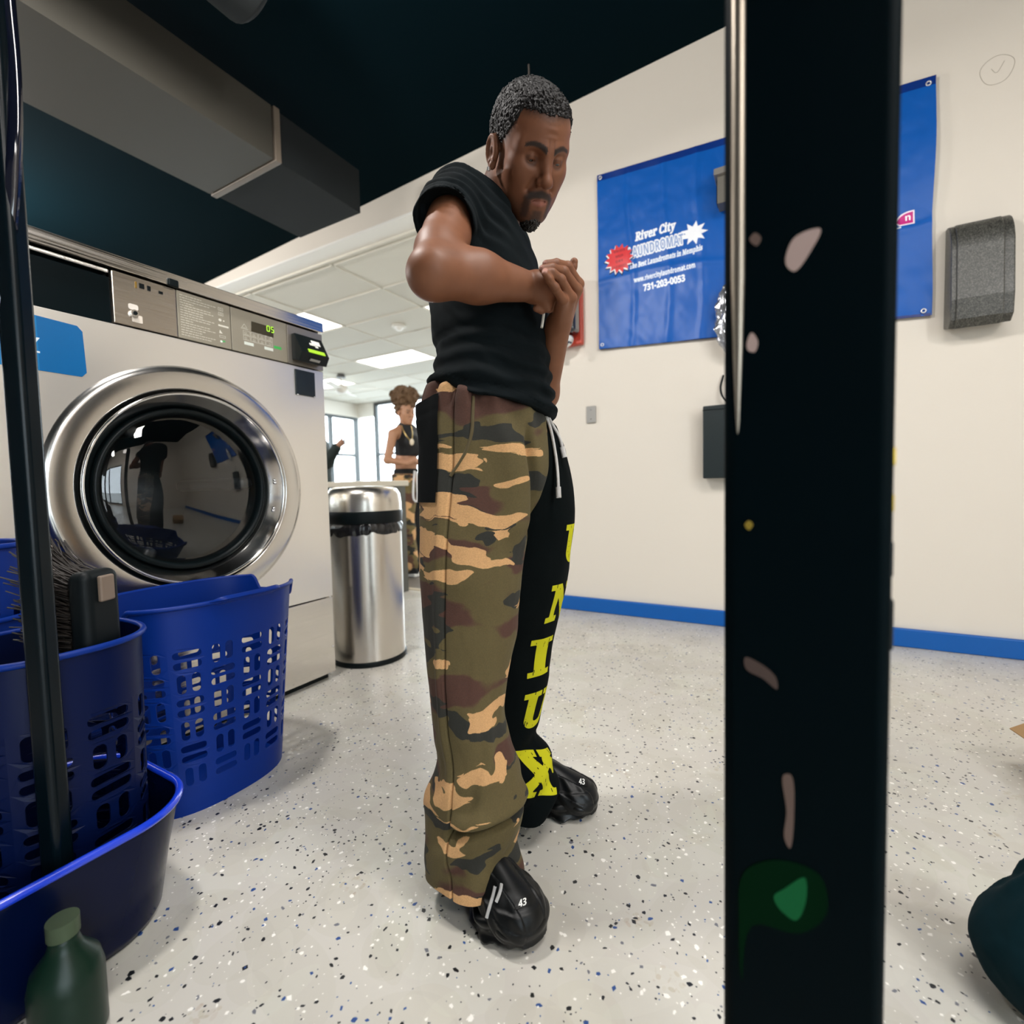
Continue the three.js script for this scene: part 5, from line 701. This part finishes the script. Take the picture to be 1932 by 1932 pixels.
// ---------------------------------------------------------------- the two people in the far room
function faceHead(x, y, z, HF) { const [a, b, c] = HF.toL(x, y, z); return headSDF(a, b, c); }
const figureBox = (pts, m) => { const lo = [9, 9, 9], hi = [-99, -99, -99]; for (const p of pts) for (let k = 0; k < 3; k++) { lo[k] = Math.min(lo[k], p[k] - m); hi[k] = Math.max(hi[k], p[k] + m); } return [lo, hi]; };
{
  const D = 4.86, P = (x, y, d = 0) => A(x, y, D + d), HF = headFrame(0.72, 0.2, 0.05, at(765, 779, D - 0.02));
  const neck0 = P(766, 806, 0.03), chest = P(767, 834, 0.02), waist = P(766, 872, 0.03), shR = P(741, 819, -0.13), elR = P(731, 868, -0.20), wrR = P(768, 874, -0.22), hR = P(782, 868, -0.20), shL = P(792, 819, 0.15), elL = P(806, 866, 0.10), wrL = P(790, 872, -0.14), hip = P(766, 902, 0.03);
  const t = thing('person', 'woman with a curly updo, black crop top and half-camouflage trousers standing in the far room', 'person', V(0, 0, 0));
  const hc = HF.w(0, 0, 0);
  const skin = (x, y, z) => { const hd = sph(x, y, z, ...hc, 0.15); let d = hd < 0.08 ? headSDF(...HF.toL(x, y, z).map((v) => v * 1.06)) / 1.06 : hd; d = smin(d, cap(x, y, z, neck0, HF.w(0, -0.04, -0.03), 0.05, 0.045), 0.03); d = smin(d, cap(x, y, z, neck0, shR, 0.05, 0.045), 0.04); d = smin(d, cap(x, y, z, neck0, shL, 0.05, 0.045), 0.04);
    d = smin(d, cap(x, y, z, chest, waist, 0.11, 0.098), 0.06); d = smin(d, cap(x, y, z, waist, hip, 0.10, 0.115), 0.05);
    let a = smin(cap(x, y, z, shR, elR, 0.045, 0.036), cap(x, y, z, elR, wrR, 0.036, 0.024), 0.02); a = smin(a, cap(x, y, z, wrR, hR, 0.026, 0.03), 0.02); d = smin(d, a, 0.015); d = smin(d, smin(smin(cap(x, y, z, shL, elL, 0.045, 0.036), cap(x, y, z, elL, wrL, 0.036, 0.024), 0.02), cap(x, y, z, wrL, hR, 0.026, 0.028), 0.02), 0.015);
    for (let i = 0; i < 4; i++) d = smin(d, cap(x, y, z, [hR[0], hR[1] - 0.012 + i * 0.012, hR[2]], [hR[0] + 0.035, hR[1] - 0.02 + i * 0.012, hR[2] + 0.02], 0.010, 0.008), 0.006); return d; };
  const tone = (x, y, z) => { const [X, Y, Z] = HF.toL(x, y, z).map((v) => v * 1.06), ax = Math.abs(X); let c = [0.46, 0.235, 0.135]; if (Math.hypot(X, Y, Z) < 0.14 && Z > 0.03) { const k = (f, q) => { c = c.map((v, i) => lerp(v, q[i], f)); }; k(0.85 * sstep(0.006, 0.003, Math.abs(Y - 0.034)) * (ax > 0.01 && ax < 0.05 ? 1 : 0), [0.03, 0.02, 0.015]); k(0.8 * sstep(0.012, 0.006, Math.hypot((ax - 0.032) / 1.3, Y - 0.008)), [0.05, 0.03, 0.02]); k(0.8 * sstep(0.009, 0.005, Math.hypot(X * 0.4, Y + 0.065)), [0.32, 0.09, 0.08]); } return c; };
  part('body', snet(skin, ...figureBox([hc, neck0, elR, shR, elL, hip, hR, HF.w(0, 0.14, 0)], 0.14), 0.0065, tone), MP(0xffffff, 0.5, { vertexColors: true }), t);
  const puffC = HF.w(0, 0.16, -0.03), hairF = (x, y, z) => { let d = ell(x, y, z, ...puffC, 0.140, 0.095, 0.125); const [X, Y, Z] = HF.toL(x, y, z); d = smin(d, smax(skull(Math.abs(X), Y, Z) - 0.012, smax(0.070 - Y - 1.2 * Math.max(0, 0.03 - Z), Z - 0.09, 0.01), 0.01), 0.03); return d - 0.038 * fbm(x * 34, y * 34, z * 34, 3) - 0.010 * vnoise(x * 150, y * 150, z * 150); };
  part('hair', snet(hairF, ...figureBox([puffC, hc], 0.21), 0.006), MP(lin(0.15, 0.085, 0.042), 0.8), t, null, 'loose brown curls gathered on top of the head');
  const topF = (x, y, z) => { let d = smin(cap(x, y, z, P(767, 820, 0.03), P(768, 852, 0.02), 0.122, 0.118), cap(x, y, z, P(775, 832, -0.06), P(780, 846, -0.02), 0.085, 0.075), 0.05); d = smin(d, cap(x, y, z, P(764, 806, 0.02), P(764, 822, 0.0), 0.060, 0.085), 0.04); const [, hy] = P(770, 861); d = smax(d, hy - y, 0.008); d = smax(d, -cap(x, y, z, shR, elR, 0.062, 0.05), 0.01); return smax(d, -cap(x, y, z, [neck0[0], neck0[1] + 0.02, neck0[2]], HF.w(0, -0.06, 0.05), 0.058, 0.05), 0.01); };
  part('crop_top', snet(topF, ...figureBox([chest, neck0, waist], 0.2), 0.007), MP(lin(0.012, 0.014, 0.016), 0.8), t);
  const dark = MP(lin(0.009, 0.010, 0.011), 0.9);
  const beltY = P(766, 890)[1]; part('waistband', snet((x, y, z) => smax(cap(x, y, z, waist, hip, 0.115, 0.125), Math.abs(y - beltY) - 0.028, 0.008), ...figureBox([waist, hip], 0.16), 0.008), dark, t);
  const camoSmall = MP(0xffffff, 0.9, { map: pixels(512, 512, (px, py, c) => { const x = px / 512, y = py / 512, wx = 0.02 * fbm(x * 14, y * 14, 3), n1 = fbm((x + wx) * 7, (y + wx) * 15, 3, 3), n2 = fbm((x + wx) * 8, (y - wx) * 17, 17, 3), n3 = fbm((x - wx) * 7, (y + wx) * 18, 29, 3); let q = [112, 98, 62]; if (n1 > 0.1) q = [92, 64, 50]; if (n2 > 0.13) q = [46, 46, 40]; if (n3 > 0.14) q = [210, 165, 116]; c[0] = q[0]; c[1] = q[1]; c[2] = q[2]; }, true), side: THREE.DoubleSide });
  const legF = (pts, r) => (x, y, z) => { let d = 9; for (let i = 0; i + 1 < pts.length; i++) d = smin(d, cap(x, y, z, pts[i], pts[i + 1], r[i], r[i + 1]), 0.05); return smax(d, y - beltY + 0.02, 0.01) - 0.006 * fbm(x * 14, y * 22, z * 14, 3); };
  const lr = [P(762, 900, 0.0), P(761, 950, -0.03), P(762, 1000, -0.04), P(768, 1062, -0.03)], ll = [P(774, 900, 0.10), P(781, 950, 0.12), P(783, 1000, 0.12), P(786, 1064, 0.10)];
  part('trouser_leg', snet(legF(lr, [0.118, 0.112, 0.105, 0.118]), ...figureBox(lr, 0.16), 0.008), camoSmall, t, null, 'camouflage right leg of the trousers');
  part('trouser_leg', snet(legF(ll, [0.112, 0.10, 0.09, 0.095]), ...figureBox(ll, 0.15), 0.009), dark, t, null, 'black left leg of the trousers');
  for (const [x, y, d, w] of [[766, 1078, -0.02, 0.6], [786, 1074, 0.10, 0.5]]) { const f = at(x, y, D + d), g = new THREE.Group(); g.name = numbered('shoe'); t.add(g); g.position.set(f.x, 0, f.z); g.rotation.y = YAW + 1.1; part('upper', snet((X, Y, Z) => smax(smin(ell(X, Y, Z, 0, 0.05, 0.05, 0.05, 0.05, 0.10), ell(X, Y, Z, 0, 0.06, -0.07, 0.045, 0.07, 0.06), 0.04), 0.03 - Y, 0.006), [-0.08, 0, -0.16], [0.08, 0.15, 0.17], 0.007), dark, g); part('sole', boxUV(rbox(0.105, 0.036, 0.30, 0.017, 0, 0.018, 0.0, 3)), M(lin(0.7, 0.7, 0.68), 0.6), g); }
  const gold = MP(lin(0.62, 0.45, 0.18), 0.3, { metalness: 0.9 }), nk = [[757, 800, -0.04], [761, 812, -0.12], [768, 824, -0.155], [776, 832, -0.165], [778, 822, -0.15], [777, 810, -0.10], [774, 801, -0.02]].map((q) => at(q[0], q[1], D + q[2]));
  const nc = part('necklace', tube(nk, 0.005, 40, 6), gold, t); part('pendant', new THREE.SphereGeometry(0.026, 16, 12).scale(1, 1.25, 0.5).translate(...P(777, 834, -0.175)), M(lin(0.75, 0.66, 0.5), 0.4), nc);
  part('drawstring', tube([P(782, 888, -0.10), P(780, 915, -0.10), P(781, 943, -0.10), P(786, 947, -0.09), P(787, 915, -0.08), P(786, 890, -0.07)].map((q) => V(...q)), 0.010, 40, 6), M(lin(0.8, 0.8, 0.8), 0.9), t);
}
{
  const D = 5.9, P = (x, y, d = 0) => A(x, y, D + d), t = thing('person', 'person in dark green jacket holding up a phone, mostly hidden behind the washer', 'person', V(0, 0, 0)), HF = headFrame(0.5, 0.3, 0, at(596, 800, D));
  const neck = P(594, 826), hip = P(592, 935), shR = P(600, 838, -0.16), elR = P(617, 873, -0.2), wr = P(634, 845, -0.26), hand = P(643, 836, -0.27), hc = HF.w(0, 0, 0), foot = [hip[0], 0.02, hip[2]];
  const skin = (x, y, z) => { const hd = sph(x, y, z, ...hc, 0.15); let d = hd < 0.08 ? headSDF(...HF.toL(x, y, z)) : hd; d = smin(d, cap(x, y, z, neck, hc, 0.05, 0.05), 0.03); d = Math.min(d, cap(x, y, z, wr, hand, 0.03, 0.036)); for (let i = 0; i < 4; i++) d = smin(d, cap(x, y, z, [hand[0], hand[1] + 0.02 - 0.014 * i, hand[2]], [hand[0] + 0.05, hand[1] + 0.035 - 0.014 * i, hand[2] - 0.03], 0.010, 0.008), 0.008); d = smin(d, cap(x, y, z, hand, [hand[0] + 0.02, hand[1] + 0.06, hand[2]], 0.013, 0.010), 0.01); return smin(d, cap(x, y, z, neck, hip, 0.06, 0.08), 0.03); };
  part('body', snet(skin, ...figureBox([hc, hip, hand, HF.w(0, 0.13, 0)], 0.14), 0.009), M(lin(0.42, 0.22, 0.14), 0.6), t);
  const jk = (x, y, z) => { let d = smin(cap(x, y, z, P(594, 845), P(594, 905), 0.17, 0.20), cap(x, y, z, shR, P(590, 838, 0.16), 0.08, 0.08), 0.06); d = smin(d, smin(cap(x, y, z, shR, elR, 0.085, 0.07), cap(x, y, z, elR, wr, 0.07, 0.055), 0.03), 0.03); return d - 0.012 * fbm(x * 12, y * 16, z * 12, 3); };
  part('jacket', snet(jk, ...figureBox([neck, hip, elR, wr], 0.24), 0.012), M(lin(0.010, 0.020, 0.018), 0.8), t);
  part('trousers', snet((x, y, z) => Math.min(cap(x, y, z, [hip[0] - 0.08, hip[1] + 0.05, hip[2]], [hip[0] - 0.09, 0.06, hip[2]], 0.11, 0.07), cap(x, y, z, [hip[0] + 0.08, hip[1] + 0.05, hip[2]], [hip[0] + 0.09, 0.06, hip[2]], 0.11, 0.07)), ...figureBox([hip, foot], 0.22), 0.014), M(lin(0.01, 0.011, 0.014), 0.9), t);
  part('phone', rbox(0.012, 0.075, 0.15, 0.005).rotateX(0.3).rotateY(0.6).translate(hand[0] + 0.06, hand[1] + 0.03, hand[2] - 0.02), MP(lin(0.35, 0.36, 0.38), 0.3), t);
}
// ---------------------------------------------------------------- close foreground
{
  const D = 0.44, TURN = 30.8 * Math.PI / 180, c = at(1514.5, 900, D), t = thing('post', 'wide black upright post in the foreground right of the man', 'post', V(c.x, 0, c.z), camera.rotation.y - TURN);
  const w = 0.1335, nrm = V(Math.sin(t.rotation.y), 0, Math.cos(t.rotation.y));
  part('post_body', rbox(w, 1.9, 0.09, 0.012, 0, 0.95, -0.045, 4), MP(lin(0.0003, 0.0032, 0.0046), 0.55, { specularIntensity: 0.06 }), t);
  const L = (px, py) => { const d = ray(px, py), q = d.clone().multiplyScalar(t.position.clone().sub(EYE).dot(nrm) / d.dot(nrm)).add(EYE).sub(t.position).applyAxisAngle(V(0, 1, 0), -t.rotation.y); return q; };
  // added bead standing in for a bright reflection that fades down the left edge
  part('reflection_bead', new THREE.LatheGeometry([[0.0001, 0.90], [0.002, 0.93], [0.0045, 0.99], [0.0062, 1.06], [0.0062, 1.9], [0.0001, 1.905]].map(([r, y]) => new THREE.Vector2(r, y)), 20).translate(-w / 2 + 0.013, 0, -0.001), MP(lin(0.30, 0.26, 0.21), 0.4, { metalness: 1 }), t);
  const lightPatch = (pts, mat, name, z = 0.0006) => { const q = pts.map(([x, y]) => { const v = L(x, y); return [v.x, v.y]; }); const s = new THREE.CatmullRomCurve3(q.map(([x, y]) => V(x, y, 0)), true).getPoints(40).map((v) => [v.x, v.y]); return part(name, prism(s, 0.0006).translate(0, 0, z - 0.0004), mat, t); };
  const glintPale = M(lin(0.42, 0.30, 0.27), 0.7), glintPale2 = M(lin(0.12, 0.075, 0.06), 0.7);  // pinkish patches painted for reflections in the dark post
  lightPatch([[1482, 488], [1500, 448], [1548, 432], [1532, 470], [1500, 512], [1486, 505]], glintPale, 'painted_glint');
  lightPatch([[1414, 452], [1424, 440], [1436, 450], [1428, 464]], glintPale2, 'painted_glint'); lightPatch([[1409, 648], [1418, 628], [1430, 645], [1424, 664], [1412, 662]], glintPale, 'painted_glint');
  lightPatch([[1478, 1462], [1492, 1462], [1498, 1540], [1490, 1600], [1480, 1580], [1484, 1530]], glintPale2, 'painted_glint'); lightPatch([[1406, 1240], [1424, 1246], [1462, 1275], [1466, 1300], [1440, 1280], [1408, 1262]], M(lin(0.06, 0.035, 0.028), 0.7), 'painted_glint');
  lightPatch([[1405, 990], [1413, 982], [1421, 990], [1413, 1000]], M(lin(0.25, 0.17, 0.01), 0.6), 'painted_glint');  // yellow dot painted for a small lit indicator
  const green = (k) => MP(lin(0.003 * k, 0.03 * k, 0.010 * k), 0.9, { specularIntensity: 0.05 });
  lightPatch([[1404, 1645], [1470, 1622], [1545, 1650], [1560, 1720], [1510, 1760], [1420, 1745], [1400, 1850], [1394, 1740]], green(0.45), 'painted_glow'); lightPatch([[1460, 1690], [1480, 1675], [1518, 1655], [1520, 1700], [1500, 1735], [1470, 1712]], green(3.5), 'painted_glow', 0.0012);  // green glow on the post painted as flat patches
  for (const [y0, y1, x] of [[1130, 1234, 1688], [1020, 1094, 1688]]) { const a = L(x - 40, y0), b = L(x, y1); part('latch_block', rbox(Math.abs(b.x - a.x), Math.abs(a.y - b.y), 0.03, 0.003, (a.x + b.x) / 2, (a.y + b.y) / 2, -0.02), blackPlastic, t); }
  for (const [x, y] of [[1689, 860], [1686, 950]]) { const a = L(x, y); part('brass_pin', rbox(0.006, 0.016, 0.006, 0.002, a.x - 0.001, a.y, -0.012), M(lin(0.55, 0.38, 0.05), 0.35, { metalness: 0.8 }), t); }
}
{ const p = onPlane(2046, 1506, 'y', 0), t = thing('cardboard_box', 'brown cardboard box, only its flap edge in view at the right edge', 'box', V(p.x, 0, p.z), 0.25); const kr = M(lin(0.36, 0.22, 0.10), 0.85); part('carton', boxUV(rbox(0.3, 0.18, 0.26, 0.004, 0.13, 0.09, 0.02)), kr, t); part('flap', boxUV(rbox(0.12, 0.004, 0.24, 0.001, 0.0, 0, 0)).rotateZ(0.5).translate(-0.055, 0.158, 0.02), kr, t); }
{ // slumped cloth bag added in place of a soft shadow at the lower right corner
  const c = onPlane(2022, 1925, 'y', 0), t = thing('added_bag', 'added dark teal cloth bag standing in for a soft shadow at the lower right corner', 'bag', V(c.x, 0, c.z));
  const f = (x, y, z) => { let d = smin(ell(x, y, z, 0, 0.09, 0, 0.125, 0.10, 0.115), ell(x, y, z, 0.01, 0.18, 0.005, 0.075, 0.10, 0.07), 0.06); d = smin(d, cap(x, y, z, [0.01, 0.26, 0], [0.015, 0.30, 0.005], 0.022, 0.04), 0.03); d -= 0.012 * fbm(x * 16, y * 12, z * 16, 3) + 0.004 * Math.sin(Math.atan2(z, x) * 11 + y * 20) * sstep(0.10, 0.26, y); return smax(d, 0.002 - y, 0.01); };
  part('cloth', snet(f, [-0.18, -0.01, -0.18], [0.18, 0.38, 0.18], 0.006), MP(lin(0.002, 0.016, 0.022), 0.9, { specularIntensity: 0.2 }), t);
  part('cord', new THREE.TorusGeometry(0.026, 0.005, 8, 28).rotateX(Math.PI / 2).translate(0.01, 0.268, 0.001), M(lin(0.02, 0.03, 0.03), 0.8), t);
}
{ const c = V(-0.998, 0, -0.285), t = thing('added_bottle', 'small dark green vessel added for a blurred reflection beside the navy tub at the lower left', 'added_bottle', V(c.x, 0.002, c.z)); const q = new THREE.LatheGeometry([[0, 0], [0.044, 0], [0.048, 0.006], [0.048, 0.10], [0.043, 0.125], [0.024, 0.15], [0.019, 0.165], [0.019, 0.178], [0, 0.178]].map(([r, y]) => new THREE.Vector2(r, y)), 40); part('glass', q, MP(lin(0.003, 0.016, 0.009), 0.35, { specularIntensity: 0.5 }), t); part('cap', cyl(0.021, 0.026, 0, 0.186, 0), MP(lin(0.05, 0.07, 0.04), 0.5, { specularIntensity: 0.3 }), t); }  // vessel added in place of a blurred green reflection
scene.traverse((o) => { if (o.isMesh) { o.castShadow = true; o.receiveShadow = true; } });
renderer.render(scene, camera);
